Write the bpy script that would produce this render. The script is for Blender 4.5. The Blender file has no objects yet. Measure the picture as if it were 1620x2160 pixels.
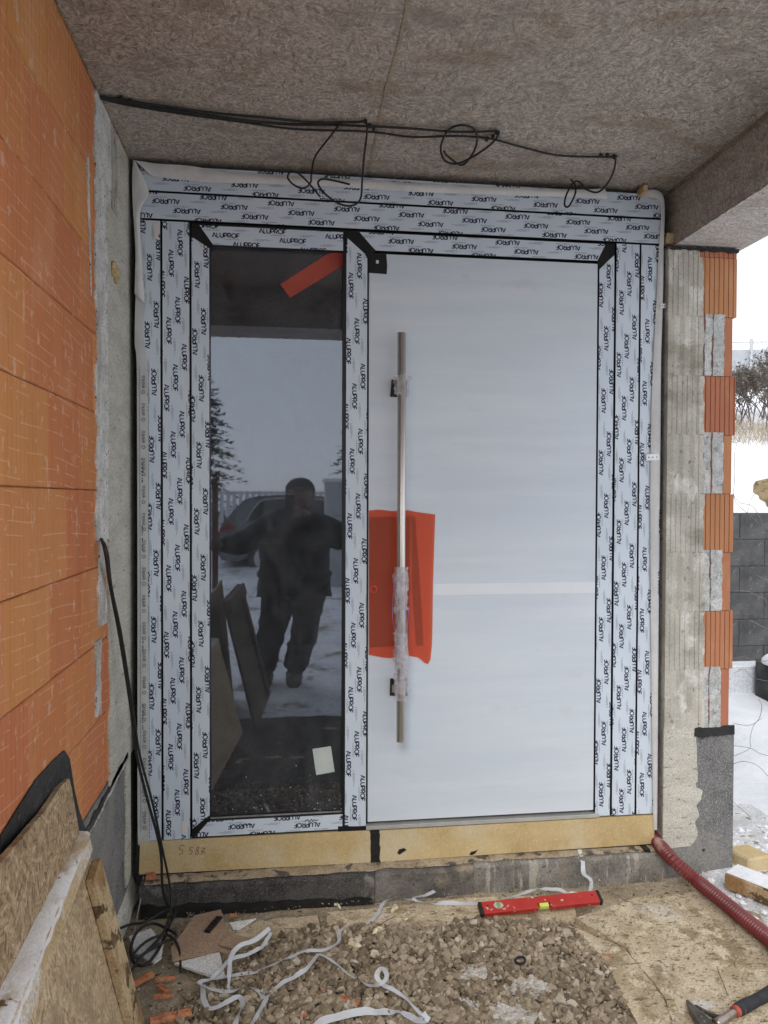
import bpy, bmesh, math, random
from mathutils import Vector, Matrix, noise

random.seed(7)
S = bpy.context.scene
COL = S.collection
R = math.radians

# ------------------------------------------------------------------ camera
YAW, PITCH, ROLL, FPX = 0.12999428, -0.01777222, 0.00303633, 1578.169
CAM = Vector((0.0, -3.0, 1.6))
_f = Vector((math.sin(YAW) * math.cos(PITCH), math.cos(YAW) * math.cos(PITCH), math.sin(PITCH)))
_r0 = Vector((math.cos(YAW), -math.sin(YAW), 0))
_u0 = _r0.cross(_f)
_r = _r0 * math.cos(ROLL) + _u0 * math.sin(ROLL)
_u = -_r0 * math.sin(ROLL) + _u0 * math.cos(ROLL)
cd = bpy.data.cameras.new('camera')
cd.sensor_fit = 'HORIZONTAL'; cd.sensor_width = 36.0; cd.lens = FPX / 1620 * 36
cd.clip_start = 0.02; cd.clip_end = 2000
cam = bpy.data.objects.new('camera', cd); COL.objects.link(cam)
m = Matrix((( _r.x, _u.x, -_f.x, CAM.x), (_r.y, _u.y, -_f.y, CAM.y), (_r.z, _u.z, -_f.z, CAM.z), (0, 0, 0, 1)))
cam.matrix_world = m
S.camera = cam
S.render.resolution_x, S.render.resolution_y = 768, 1024

# ------------------------------------------------------------------ sky, sun, exposure
SUN_EL, SUN_AZ = R(38), R(200)
W = bpy.data.worlds.new('World'); S.world = W; W.use_nodes = True
wn = W.node_tree.nodes; wl = W.node_tree.links
sky = wn.new('ShaderNodeTexSky'); sky.sky_type = 'NISHITA'; sky.sun_disc = False
sky.sun_elevation = SUN_EL; sky.sun_rotation = SUN_AZ
sky.air_density = 1.0; sky.dust_density = 1.0; sky.ozone_density = 1.0
bw = wn.new('ShaderNodeRGBToBW'); mx = wn.new('ShaderNodeMix'); mx.data_type = 'RGBA'
mx.inputs['Factor'].default_value = 0.80          # cloud cover greys the sky
wl.new(sky.outputs[0], bw.inputs[0]); wl.new(sky.outputs[0], mx.inputs['A']); wl.new(bw.outputs[0], mx.inputs['B'])
cl = wn.new('ShaderNodeMix'); cl.data_type = 'RGBA'; cl.inputs['Factor'].default_value = 0.75   # even cloud deck over the clear sky
cl.inputs['B'].default_value = (6.0, 6.15, 6.4, 1); wl.new(mx.outputs['Result'], cl.inputs['A'])
bg = wn['Background']; wl.new(cl.outputs['Result'], bg.inputs['Color']); bg.inputs['Strength'].default_value = 0.15
sl = bpy.data.lights.new('sun', 'SUN'); sl.energy = 0.8; sl.angle = R(25); sl.color = (1.0, 0.97, 0.93)
sun = bpy.data.objects.new('sun', sl); COL.objects.link(sun)
sd = Vector((math.sin(SUN_AZ) * math.cos(SUN_EL), math.cos(SUN_AZ) * math.cos(SUN_EL), math.sin(SUN_EL)))
sun.rotation_euler = (-sd).to_track_quat('-Z', 'Y').to_euler()
S.view_settings.view_transform = 'Standard'; S.view_settings.look = 'None'
S.view_settings.gamma = 1.0; S.view_settings.use_curve_mapping = False
S.view_settings.exposure = 0.58

# ------------------------------------------------------------------ helpers
def at(px, py, x=None, y=None, z=None):
    """photo pixel -> point on a given real plane of the place"""
    d = _r * ((px - 810) / FPX) + _u * ((1080 - py) / FPX) + _f
    if x is not None: t = (x - CAM.x) / d.x
    elif y is not None: t = (y - CAM.y) / d.y
    else: t = (z - CAM.z) / d.z
    return CAM + d * t

class MB:
    def __init__(s): s.v = []; s.f = []
    def add(s, vs, fs):
        o = len(s.v); s.v += [tuple(p) for p in vs]; s.f += [tuple(i + o for i in q) for q in fs]; return s
    def box(s, x0, x1, y0, y1, z0, z1):
        return s.add([(x0,y0,z0),(x1,y0,z0),(x1,y1,z0),(x0,y1,z0),(x0,y0,z1),(x1,y0,z1),(x1,y1,z1),(x0,y1,z1)],
                     [(0,3,2,1),(4,5,6,7),(0,1,5,4),(1,2,6,5),(2,3,7,6),(3,0,4,7)])
    def obox(s, c, ax, ay, az):
        """box from centre and three half-axis vectors"""
        c, ax, ay, az = map(Vector, (c, ax, ay, az)); vs = []
        for k in (-1, 1):
            for i, j in ((-1,-1),(1,-1),(1,1),(-1,1)): vs.append(c + ax*i + ay*j + az*k)
        return s.add(vs, [(0,3,2,1),(4,5,6,7),(0,1,5,4),(1,2,6,5),(2,3,7,6),(3,0,4,7)])
    def prism(s, pts, off):
        """pts: 3-D outline, off: thickness vector (front face = pts)"""
        n = len(pts); off = Vector(off); pts = [Vector(p) for p in pts]
        vs = pts + [p + off for p in pts]
        fs = [tuple(range(n)), tuple(range(2*n-1, n-1, -1))] + [(i, i+n, (i+1) % n + n, (i+1) % n) for i in range(n)]
        return s.add(vs, fs)
    def tube(s, path, r, n=8, caps=True):
        path = [Vector(p) for p in path]; k = len(path)
        rr = r if isinstance(r, (list, tuple)) else [r]*k
        t0 = (path[1]-path[0]).normalized(); a = Vector((0,0,1)) if abs(t0.z) < .9 else Vector((1,0,0))
        nrm = t0.cross(a).normalized(); vs = []; fs = []
        for i in range(k):
            t = (path[min(i+1,k-1)] - path[max(i-1,0)])
            t = t.normalized() if t.length > 1e-9 else t0
            nrm = (nrm - t*nrm.dot(t)); nrm = nrm.normalized() if nrm.length > 1e-6 else t.orthogonal().normalized()
            b = t.cross(nrm)
            for j in range(n):
                q = 2*math.pi*j/n; vs.append(path[i] + (nrm*math.cos(q) + b*math.sin(q))*rr[i])
        for i in range(k-1):
            for j in range(n):
                fs.append((i*n+j, i*n+(j+1)%n, (i+1)*n+(j+1)%n, (i+1)*n+j))
        if caps: fs += [tuple(range(n-1,-1,-1)), tuple(range((k-1)*n, k*n))]
        return s.add(vs, fs)
    def build(s, name, mat, parent=None, smooth=False, bevel=0):
        me = bpy.data.meshes.new(name); me.from_pydata(s.v, [], s.f); me.update()
        o = bpy.data.objects.new(name, me); COL.objects.link(o)
        me.materials.append(mat)
        if bevel or True:
            bm = bmesh.new(); bm.from_mesh(me)
            bmesh.ops.recalc_face_normals(bm, faces=bm.faces)
            if bevel:
                es = [e for e in bm.edges if len(e.link_faces) == 2 and e.calc_face_angle(0) > .5]
                bmesh.ops.bevel(bm, geom=es, offset=bevel, segments=1, affect='EDGES')
            bm.to_mesh(me); bm.free()
        if smooth: me.polygons.foreach_set('use_smooth', [True]*len(me.polygons))
        o.parent = parent
        return o

def crom(pts, n=8):
    pts = [Vector(p) for p in pts]; out = []
    for i in range(len(pts)-1):
        p0 = pts[max(i-1,0)]; p1 = pts[i]; p2 = pts[i+1]; p3 = pts[min(i+2,len(pts)-1)]
        for k in range(n):
            t = k/n
            out.append(.5*((2*p1) + (p2-p0)*t + (2*p0-5*p1+4*p2-p3)*t*t + (3*p1-p0-3*p2+p3)*t**3))
    out.append(pts[-1]); return out

def thing(name, label, cat, loc=(0,0,0), group=None):
    o = bpy.data.objects.new(name, None); COL.objects.link(o); o.location = loc
    o.empty_display_size = .1
    o['label'] = label; o['category'] = cat
    if group: o['group'] = group
    # children are built in world coordinates: shift them by the base
    return o
def tag(o, label, cat, group=None):
    o['label'] = label; o['category'] = cat
    if group: o['group'] = group
    return o
def settle(root):
    """children were built in world coordinates; keep them there under a root that stands at its base"""
    bpy.context.view_layer.update()
    inv = Matrix.Translation(-root.location)
    for c in root.children: c.matrix_parent_inverse = inv
def rough_line(p, q, n, amp, axis, seed=0, fr=9):
    """wobbly line from p to q, displaced along axis"""
    p, q, axis = Vector(p), Vector(q), Vector(axis); out = []
    for i in range(n+1):
        t = i/n; a = p.lerp(q, t)
        out.append(a + axis*amp*(noise.noise(a*fr + Vector((seed,seed*.7,0))) + .5*noise.noise(a*fr*3.1 + Vector((seed,3,seed)))))
    return out

# ------------------------------------------------------------------ materials
def nmat(name):
    M = bpy.data.materials.new(name); M.use_nodes = True
    nt = M.node_tree; b = nt.nodes['Principled BSDF']; return M, nt, nt.nodes, nt.links, b
def col(c): return (c[0], c[1], c[2], 1)
def ramp(N, stops):
    r = N.new('ShaderNodeValToRGB'); e = r.color_ramp.elements
    while len(e) < len(stops): e.new(.5)
    for i, (p, c) in enumerate(stops): e[i].position = p; e[i].color = col(c) if not isinstance(c, (int, float)) else (c, c, c, 1)
    return r
def mixc(N, L, fac, a, b, bt='MIX'):
    x = N.new('ShaderNodeMix'); x.data_type = 'RGBA'; x.blend_type = bt
    for s, v in (('Factor', fac), ('A', a), ('B', b)):
        if hasattr(v, 'links'): L.new(v, x.inputs[s])
        elif s == 'Factor': x.inputs[s].default_value = v
        else: x.inputs[s].default_value = col(v)
    return x.outputs['Result']
def mth(N, L, op, a, b=None):
    x = N.new('ShaderNodeMath'); x.operation = op
    for i, v in enumerate((a, b)):
        if v is None: continue
        if hasattr(v, 'links'): L.new(v, x.inputs[i])
        else: x.inputs[i].default_value = v
    return x.outputs[0]
def ntex(N, L, vec, scale, detail=4, rough=.55, dist=0):
    x = N.new('ShaderNodeTexNoise'); x.inputs['Scale'].default_value = scale; x.inputs['Detail'].default_value = detail
    x.inputs['Roughness'].default_value = rough; x.inputs['Distortion'].default_value = dist
    L.new(vec, x.inputs['Vector']); return x.outputs['Fac']
def mapping(N, L, vec, scale=(1,1,1), rot=(0,0,0), loc=(0,0,0)):
    x = N.new('ShaderNodeMapping'); x.inputs['Scale'].default_value = scale; x.inputs['Rotation'].default_value = rot
    x.inputs['Location'].default_value = loc; L.new(vec, x.inputs['Vector']); return x.outputs[0]
def bump(N, L, b, h, strength, dist=.01):
    x = N.new('ShaderNodeBump'); x.inputs['Strength'].default_value = strength; x.inputs['Distance'].default_value = dist
    L.new(h, x.inputs['Height']); L.new(x.outputs[0], b.inputs['Normal'])

def pm(name, c1, c2, scale=8, rough=.8, bmp=0, bscale=60, stretch=(1,1,1), spots=(), metal=0, spec=.4, lo=.38, hi=.60, bdist=.004, grain=None):
    """noise-mottled surface; spots: (colour, scale, from, to, stretch)"""
    M, nt, N, L, b = nmat(name)
    tc = N.new('ShaderNodeTexCoord').outputs['Object']
    v = mapping(N, L, tc, stretch)
    c = ramp(N, [(lo, c1), (hi, c2)]); L.new(ntex(N, L, v, scale, 6, .62), c.inputs[0]); out = c.outputs[0]
    for k, sp in enumerate(spots):
        sv = mapping(N, L, tc, sp[4] if len(sp) > 4 else (1,1,1), loc=(k*3.3+1.7, k*2.1, k))
        f = ramp(N, [(.5+(sp[2]-.5)*.66, 0.0), (.5+(sp[3]-.5)*.66, 1.0)]); L.new(ntex(N, L, sv, sp[1], 5, .6), f.inputs[0])
        out = mixc(N, L, f.outputs[0], out, sp[0])
    if grain is None: grain = .35 if rough >= .8 else 0
    if grain:
        gr = ramp(N, [(.34, 1-grain), (.5, 1.0), (.66, 1+grain*.8)]); L.new(ntex(N, L, tc, 130, 4, .75), gr.inputs[0])
        out = mixc(N, L, 1.0, out, gr.outputs[0], 'MULTIPLY')
    L.new(out, b.inputs['Base Color'])
    b.inputs['Roughness'].default_value = rough; b.inputs['Metallic'].default_value = metal
    b.inputs['Specular IOR Level'].default_value = spec
    if bmp: bump(N, L, b, ntex(N, L, v, bscale, 5, .65), bmp, bdist)
    return M

def strands(N, L, vec, cell, ln, wd, seed):
    """flake pattern: short strands, each patch with a direction of its own"""
    v = mapping(N, L, vec, loc=(seed*1.7, seed*.9, seed*.3))
    vo = N.new('ShaderNodeTexVoronoi'); vo.inputs['Scale'].default_value = cell; L.new(v, vo.inputs['Vector'])
    s = N.new('ShaderNodeSeparateColor'); L.new(vo.outputs['Color'], s.inputs[0])
    ang = mth(N, L, 'MULTIPLY', s.outputs[0], 6.28)
    vr = N.new('ShaderNodeVectorRotate'); vr.rotation_type = 'AXIS_ANGLE'; vr.inputs['Axis'].default_value = (0,0,1)
    L.new(v, vr.inputs['Vector']); L.new(ang, vr.inputs['Angle'])
    return ntex(N, L, mapping(N, L, vr.outputs[0], (ln, wd, ln)), 1.0, 2, .5)

def osb(name, dark, mid, light, plane='XY', rough=.85, stain=None, bmp=.5, str_=1.0, patch=None):
    M, nt, N, L, b = nmat(name)
    tc = N.new('ShaderNodeTexCoord').outputs['Object']
    sx = N.new('ShaderNodeSeparateXYZ'); L.new(tc, sx.inputs[0]); cx = N.new('ShaderNodeCombineXYZ')
    o = {'XY': (0,1,2), 'YZ': (1,2,0), 'XZ': (0,2,1)}[plane]
    for i in range(3): L.new(sx.outputs[o[i]], cx.inputs[i])
    v = cx.outputs[0]
    a = strands(N, L, v, 15*str_, 14*str_, 95*str_, 1.0); c = strands(N, L, v, 21*str_, 20*str_, 120*str_, 4.0); e = strands(N, L, v, 9*str_, 9*str_, 55*str_, 9.0)
    h = mth(N, L, 'ADD', mth(N, L, 'MULTIPLY', a, .4), mth(N, L, 'ADD', mth(N, L, 'MULTIPLY', c, .3), mth(N, L, 'MULTIPLY', e, .3)))
    r = ramp(N, [(.27, dark), (.47, mid), (.69, light)]); L.new(h, r.inputs[0]); out = r.outputs[0]
    for src, lo_, hi_, cc, am in ((e, .555, .61, light, .25), (a, .59, .63, light, .55), (c, .41, .37, dark, .25), (a, .39, .34, dark, .42)):
        q = ramp(N, [(min(lo_,hi_), 0.0 if lo_ < hi_ else am), (max(lo_,hi_), am if lo_ < hi_ else 0.0)]); L.new(src, q.inputs[0])
        out = mixc(N, L, q.outputs[0], out, cc)
    big = ntex(N, L, v, 1.1, 3, .5)
    f = ramp(N, [(.45, 0.0), (.7, .35)]); L.new(big, f.inputs[0]); out = mixc(N, L, f.outputs[0], out, patch or mid)
    if stain:
        sv = mapping(N, L, v, (3.2, 7.5, 3), rot=(0,0,.5)); f = ramp(N, [(.57, 0.0), (.66, .5)]); L.new(ntex(N, L, sv, 1.0, 5, .6), f.inputs[0])
        out = mixc(N, L, f.outputs[0], out, stain)
        sv = mapping(N, L, v, (1.6, 1.2, 2), loc=(4,2,1)); f = ramp(N, [(.58, 0.0), (.75, .3)]); L.new(ntex(N, L, sv, 1.0, 4, .6), f.inputs[0])
        out = mixc(N, L, f.outputs[0], out, tuple(x*.75 for x in stain))
    gr = ramp(N, [(.34, .68), (.5, 1.0), (.66, 1.28)]); L.new(ntex(N, L, v, 95, 5, .75), gr.inputs[0]); out = mixc(N, L, 1.0, out, gr.outputs[0], 'MULTIPLY')
    f = ramp(N, [(.54, 0.0), (.64, .45)]); L.new(ntex(N, L, mapping(N, L, v, (1,1.7,1), loc=(7,3,0)), 7, 4, .6), f.inputs[0]); out = mixc(N, L, f.outputs[0], out, tuple(x*.62 for x in mid))
    L.new(out, b.inputs['Base Color']); b.inputs['Roughness'].default_value = rough; b.inputs['Specular IOR Level'].default_value = .25
    bump(N, L, b, h, bmp, .006)
    return M

M_soffit = osb('osb_cast_concrete', (.125,.102,.080), (.37,.318,.268), (.60,.53,.46), 'XY', stain=(.24,.175,.112), patch=(.40,.35,.30), bmp=.7, str_=1.9)
M_beamside = osb('osb_cast_concrete_side', (.12,.10,.08), (.36,.31,.265), (.58,.515,.45), 'YZ', stain=(.23,.17,.11), bmp=.7, str_=1.9)
M_beamsnowlit = osb('osb_cast_concrete_snowlit', (.20,.18,.16), (.52,.485,.45), (.72,.69,.65), 'XY', stain=(.38,.32,.25), bmp=.9, str_=1.9)  # paler copy of the side concrete: snow light from below put into the colour
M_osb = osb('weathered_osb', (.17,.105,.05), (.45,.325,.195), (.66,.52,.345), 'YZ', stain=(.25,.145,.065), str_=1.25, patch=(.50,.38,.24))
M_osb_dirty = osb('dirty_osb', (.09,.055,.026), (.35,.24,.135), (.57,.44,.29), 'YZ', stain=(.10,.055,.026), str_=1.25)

def clay(name, c1, c2, ribs=True, dash=True, plane='YZ'):
    M, nt, N, L, b = nmat(name)
    tc = N.new('ShaderNodeTexCoord').outputs['Object']
    sx = N.new('ShaderNodeSeparateXYZ'); L.new(tc, sx.inputs[0])
    U = sx.outputs[1] if plane == 'YZ' else sx.outputs[0]; Z = sx.outputs[2]
    oi = N.new('ShaderNodeObjectInfo')
    r = ramp(N, [(.3, c1), (.7, c2)]); L.new(ntex(N, L, mapping(N, L, tc, (1,1,.25)), 9, 5, .6), r.inputs[0]); out = r.outputs[0]
    hs = N.new('ShaderNodeHueSaturation'); L.new(out, hs.inputs['Color'])
    L.new(mth(N, L, 'ADD', mth(N, L, 'MULTIPLY', oi.outputs['Random'], .12), .94), hs.inputs['Value'])
    L.new(mth(N, L, 'ADD', mth(N, L, 'MULTIPLY', oi.outputs['Random'], .02), .49), hs.inputs['Hue']); out = hs.outputs[0]
    sp = ramp(N, [(.55, 0.0), (.68, .40)]); L.new(ntex(N, L, mapping(N, L, tc, (1,1,.5)), 6, 5, .65), sp.inputs[0]); out = mixc(N, L, sp.outputs[0], out, (.64,.33,.18))
    fine = ntex(N, L, tc, 240, 3, .6); h = mth(N, L, 'MULTIPLY', fine, .12)
    if ribs == "painted":
        w = mth(N, L, 'PINGPONG', mth(N, L, 'ADD', U, mth(N, L, 'MULTIPLY', ntex(N, L, tc, 3, 2), .004)), .0165)
        rr = ramp(N, [(0.0, 0.0), (.09, 1.0)]); L.new(mth(N, L, 'DIVIDE', w, .0165), rr.inputs[0])
        out = mixc(N, L, mth(N, L, 'MULTIPLY', mth(N, L, 'SUBTRACT', 1.0, rr.outputs[0]), .62), out, (.25,.075,.026))
        h = mth(N, L, 'ADD', h, mth(N, L, 'MULTIPLY', rr.outputs[0], .5))
    if dash:
        # drag marks: short pale strokes left by the cutting wire
        zz = mth(N, L, 'ADD', Z, mth(N, L, 'MULTIPLY', U, .05))
        zz = mth(N, L, 'ADD', zz, mth(N, L, 'MULTIPLY', ntex(N, L, mapping(N, L, tc, (1,1,1)), 1.5, 1), .06))
        fr = mth(N, L, 'FRACT', mth(N, L, 'DIVIDE', zz, .033))
        line = ramp(N, [(0.0, 1.0), (.07, .8), (.11, 0.0)]); L.new(fr, line.inputs[0])
        seg = ramp(N, [(.47, 0.0), (.51, 1.0)]); L.new(ntex(N, L, mapping(N, L, tc, (1, 15, 40)), 1.0, 1, .5), seg.inputs[0])
        msk = mth(N, L, 'MULTIPLY', line.outputs[0], seg.outputs[0])
        out = mixc(N, L, mth(N, L, 'MULTIPLY', msk, .42), out, (.82,.54,.36))
        wh = ramp(N, [(.64, 0.0), (.66, .8)]); L.new(ntex(N, L, mapping(N, L, tc, (1,30,18)), 1.0, 3, .6), wh.inputs[0])
        out = mixc(N, L, mth(N, L, 'MULTIPLY', wh.outputs[0], .45), out, (.72,.55,.42))
        h = mth(N, L, 'SUBTRACT', h, mth(N, L, 'MULTIPLY', msk, .3))
    L.new(out, b.inputs['Base Color']); b.inputs['Roughness'].default_value = .82; b.inputs['Specular IOR Level'].default_value = .3
    bump(N, L, b, h, .55, .003)
    return M
M_clay = clay('clay_block', (.52,.195,.070), (.59,.24,.095))
M_clay_end = clay('clay_block_end', (.40,.155,.078), (.50,.215,.115), ribs=False, dash=False, plane='XZ')
M_joint = pm('brown_joint', (.13,.06,.026), (.26,.12,.055), 25, .95)  # dark brown core colour seen between the blocks
M_shard = pm('brick_shard', (.42,.15,.07), (.56,.25,.13), 30, .85, .4, 120)

M_plaster_l = pm('smeared_mortar', (.50,.49,.46), (.70,.69,.66), 16, .92, 1.0, 70, spots=[((.10,.09,.08), 70, .66, .72, (1,1,.6)), ((.33,.29,.24), 6, .55, .75, (1,1,.3))])
M_plaster_g = pm('grey_mortar', (.33,.30,.26), (.46,.43,.385), 18, .92, .8, 70, spots=[((.11,.09,.07), 45, .66, .74, (1,1,.5))])
M_plaster_c = pm('cream_plaster', (.47,.45,.385), (.58,.555,.485), 5, .9, .35, 45, stretch=(1,1,3), spots=[((.28,.26,.21), 22, .66, .8, (.6,.6,3)), ((.13,.11,.09), 85, .72, .76)])
M_plaster_r = pm('ribbed_plaster', (.42,.40,.345), (.56,.535,.47), 8, .92, .7, 60, stretch=(1,1,.8), spots=[((.66,.64,.59), 9, .54, .70, (1.6,1,.9)), ((.33,.305,.25), 5, .56, .78, (1,1,1.4)), ((.24,.21,.17), 40, .70, .80, (1,1,.7))], grain=.18)
M_mortar = pm('grey_mortar_strip', (.42,.425,.415), (.60,.605,.595), 30, .95, 1.0, 130, bdist=.006, spots=[((.28,.275,.265), 60, .62, .76, (.8,.8,1.0)), ((.66,.66,.65), 14, .56, .7)], grain=.22)
M_bitumen = pm('sprayed_bitumen', (.105,.103,.104), (.195,.19,.188), 7, .9, .8, 150, spots=[((.30,.295,.29), 150, .52, .66), ((.26,.25,.235), 4, .50, .72), ((.05,.05,.05), 34, .74, .82)])
M_bitumen_dark = pm('dark_bitumen', (.030,.028,.027), (.085,.08,.076), 9, .8, .6, 140, spots=[((.15,.14,.13), 190, .60, .68), ((.24,.22,.19), 7, .66, .8)])
M_blackpaint = pm('black_mastic', (.010,.010,.010), (.022,.021,.021), 20, .55, .4, 60)
M_curb = pm('foam_glass_block', (.11,.10,.09), (.22,.20,.18), 8, .93, .8, 190, spots=[((.06,.055,.05), 60, .66, .78), ((.30,.25,.18), 4, .60, .80), ((.40,.38,.35), 14, .70, .78, (2.4,1,.5))])
M_curb_grey = pm('weathered_foam_glass', (.16,.147,.13), (.29,.27,.24), 8, .93, .8, 190, spots=[((.10,.09,.08), 50, .66, .78), ((.42,.39,.34), 15, .58, .68, (2.6,1,.28)), ((.30,.25,.17), 4, .62, .8)])
M_pir = pm('yellow_insulation_board', (.50,.36,.165), (.60,.46,.24), 4, .85, .25, 220, spots=[((.68,.56,.35), 150, .66, .74), ((.14,.10,.05), 60, .80, .84), ((.60,.50,.32), 3, .5, .7)], grain=.10)
M_pencil = pm('pencil_mark', (.03,.022,.014), (.04,.03,.02), 60, .7)

M_black = pm('black_aluminium', (.006,.006,.0065), (.010,.010,.011), 30, .45, .1, 200)
M_film = pm('white_film', (.595,.675,.765), (.66,.735,.815), 3, .42, .30, 12, spec=.45)
M_print = pm('navy_print', (.010,.012,.050), (.014,.016,.060), 30, .5)
M_print_s = pm('fine_print', (.24,.26,.31), (.30,.32,.37), 60, .5)
M_panel = pm('door_panel_film', (.60,.665,.735), (.65,.71,.77), 2.5, .40, .10, 60, stretch=(.35,1,3.5), spots=[((.70,.745,.795), 1.6, .5, .75, (.4,1,4)), ((.61,.645,.69), 9, .66, .85, (.5,1,1))])
M_paneltape = pm('white_tape', (.73,.77,.81), (.76,.80,.84), 6, .5)
M_membrane = pm('sealing_membrane', (.60,.595,.585), (.70,.695,.685), 6, .85, .25, 200, grain=.06)
M_tape = pm('printed_tape', (.56,.57,.57), (.64,.65,.65), 9, .55, .2, 60)
M_tapeprint = pm('grey_print', (.20,.20,.20), (.27,.265,.26), 60, .6)
M_sticker = pm('pale_sticker', (.74,.66,.62), (.78,.70,.66), 20, .6)
M_threshold = pm('threshold_aluminium', (.50,.50,.47), (.60,.60,.57), 12, .4, .1, 90, metal=.4)
M_cable = pm('black_cable', (.012,.012,.012), (.022,.022,.022), 40, .5)
M_snow = pm('snow', (.80,.82,.86), (.88,.89,.92), 3, .75, .5, 9, bdist=.03, spec=.3, grain=.05)
M_wood = pm('fresh_wood', (.52,.35,.18), (.62,.45,.26), 6, .8, .3, 70, stretch=(8,8,1))
M_plank = pm('stained_plank', (.44,.315,.175), (.58,.44,.265), 5, .85, .6, 60, stretch=(3,3,.8), spots=[((.12,.075,.035), 10, .57, .62, (1,1,1.6)), ((.34,.20,.085), 5, .52, .7)])
M_snowplank = pm('frosted_timber', (.68,.65,.63), (.82,.81,.80), 6, .85, .6, 60, stretch=(2.5,1,1), spots=[((.46,.34,.21), 6, .54, .70, (2,.7,1)), ((.16,.10,.05), 20, .72, .78)], grain=.12)
M_batten = pm('sawn_timber', (.47,.33,.175), (.60,.46,.28), 6, .85, .4, 60, stretch=(3,.6,3), spots=[((.66,.60,.54), 6, .55, .72)])
M_blackfoil = pm('black_foil', (.016,.016,.016), (.035,.034,.033), 7, .5, .9, 12, bdist=.02, spots=[((.16,.15,.14), 60, .72, .76)])

def metal_brushed():
    M, nt, N, L, b = nmat('brushed_steel'); tc = N.new('ShaderNodeTexCoord').outputs['Object']
    b.inputs['Base Color'].default_value = (.74,.72,.69,1); b.inputs['Metallic'].default_value = 1
    r = ramp(N, [(.3, .30), (.7, .42)]); L.new(ntex(N, L, mapping(N, L, tc, (40,40,900)), 1, 3), r.inputs[0]); L.new(r.outputs[0], b.inputs['Roughness']); b.inputs['Anisotropic'].default_value = .92; b.inputs['Anisotropic Rotation'].default_value = .25
    return M
M_steel = metal_brushed()
M_zinc = pm('galvanised_strap', (.55,.56,.57), (.66,.67,.68), 30, .42, metal=.8)

def glass_mat():
    M, nt, N, L, b = nmat('triple_glazing'); nt.nodes.remove(b); out = N['Material Output']
    tc = N.new('ShaderNodeTexCoord').outputs['Object']
    g = N.new('ShaderNodeBsdfGlossy'); g.inputs['Color'].default_value = (.78,.86,1.0,1); g.inputs['Roughness'].default_value = .018
    t = N.new('ShaderNodeBsdfTransparent'); t.inputs['Color'].default_value = (.72,.74,.75,1)
    mx = N.new('ShaderNodeMixShader'); lw = N.new('ShaderNodeFresnel'); lw.inputs['IOR'].default_value = 2.12   # three panes together
    L.new(lw.outputs[0], mx.inputs[0]); L.new(t.outputs[0], mx.inputs[1]); L.new(g.outputs[0], mx.inputs[2])
    # faint wiped dust film on the outer pane, raised to veil the reflection with haze
    d = N.new('ShaderNodeBsdfDiffuse'); d.inputs['Color'].default_value = (.5,.52,.55,1)
    f = ramp(N, [(.38, .035), (.72, .105)]); L.new(ntex(N, L, mapping(N, L, tc, (3,1,2), rot=(0,.6,0)), 2.2, 5, .65, 1.5), f.inputs[0])
    m2 = N.new('ShaderNodeMixShader'); L.new(f.outputs[0], m2.inputs[0]); L.new(mx.outputs[0], m2.inputs[1]); L.new(d.outputs[0], m2.inputs[2])
    L.new(m2.outputs[0], out.inputs['Surface']); return M
M_glass = glass_mat()
def sheet_mat(name, c, tcol, fac, rough=.25):
    M, nt, N, L, b = nmat(name); out = N['Material Output']
    b.inputs['Base Color'].default_value = col(c); b.inputs['Roughness'].default_value = rough
    t = N.new('ShaderNodeBsdfTransparent'); t.inputs['Color'].default_value = col(tcol)
    mx = N.new('ShaderNodeMixShader'); mx.inputs[0].default_value = fac
    L.new(b.outputs[0], mx.inputs[1]); L.new(t.outputs[0], mx.inputs[2]); L.new(mx.outputs[0], out.inputs['Surface'])
    return M
M_redfilm = sheet_mat('red_translucent_film', (.74,.13,.06), (.97,.34,.22), .60)
M_wrap = sheet_mat('cling_wrap', (.80,.78,.80), (.93,.92,.95), .72, .12)
M_ribbon = sheet_mat('release_liner', (.70,.73,.77), (.85,.88,.92), .22, .3)

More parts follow.
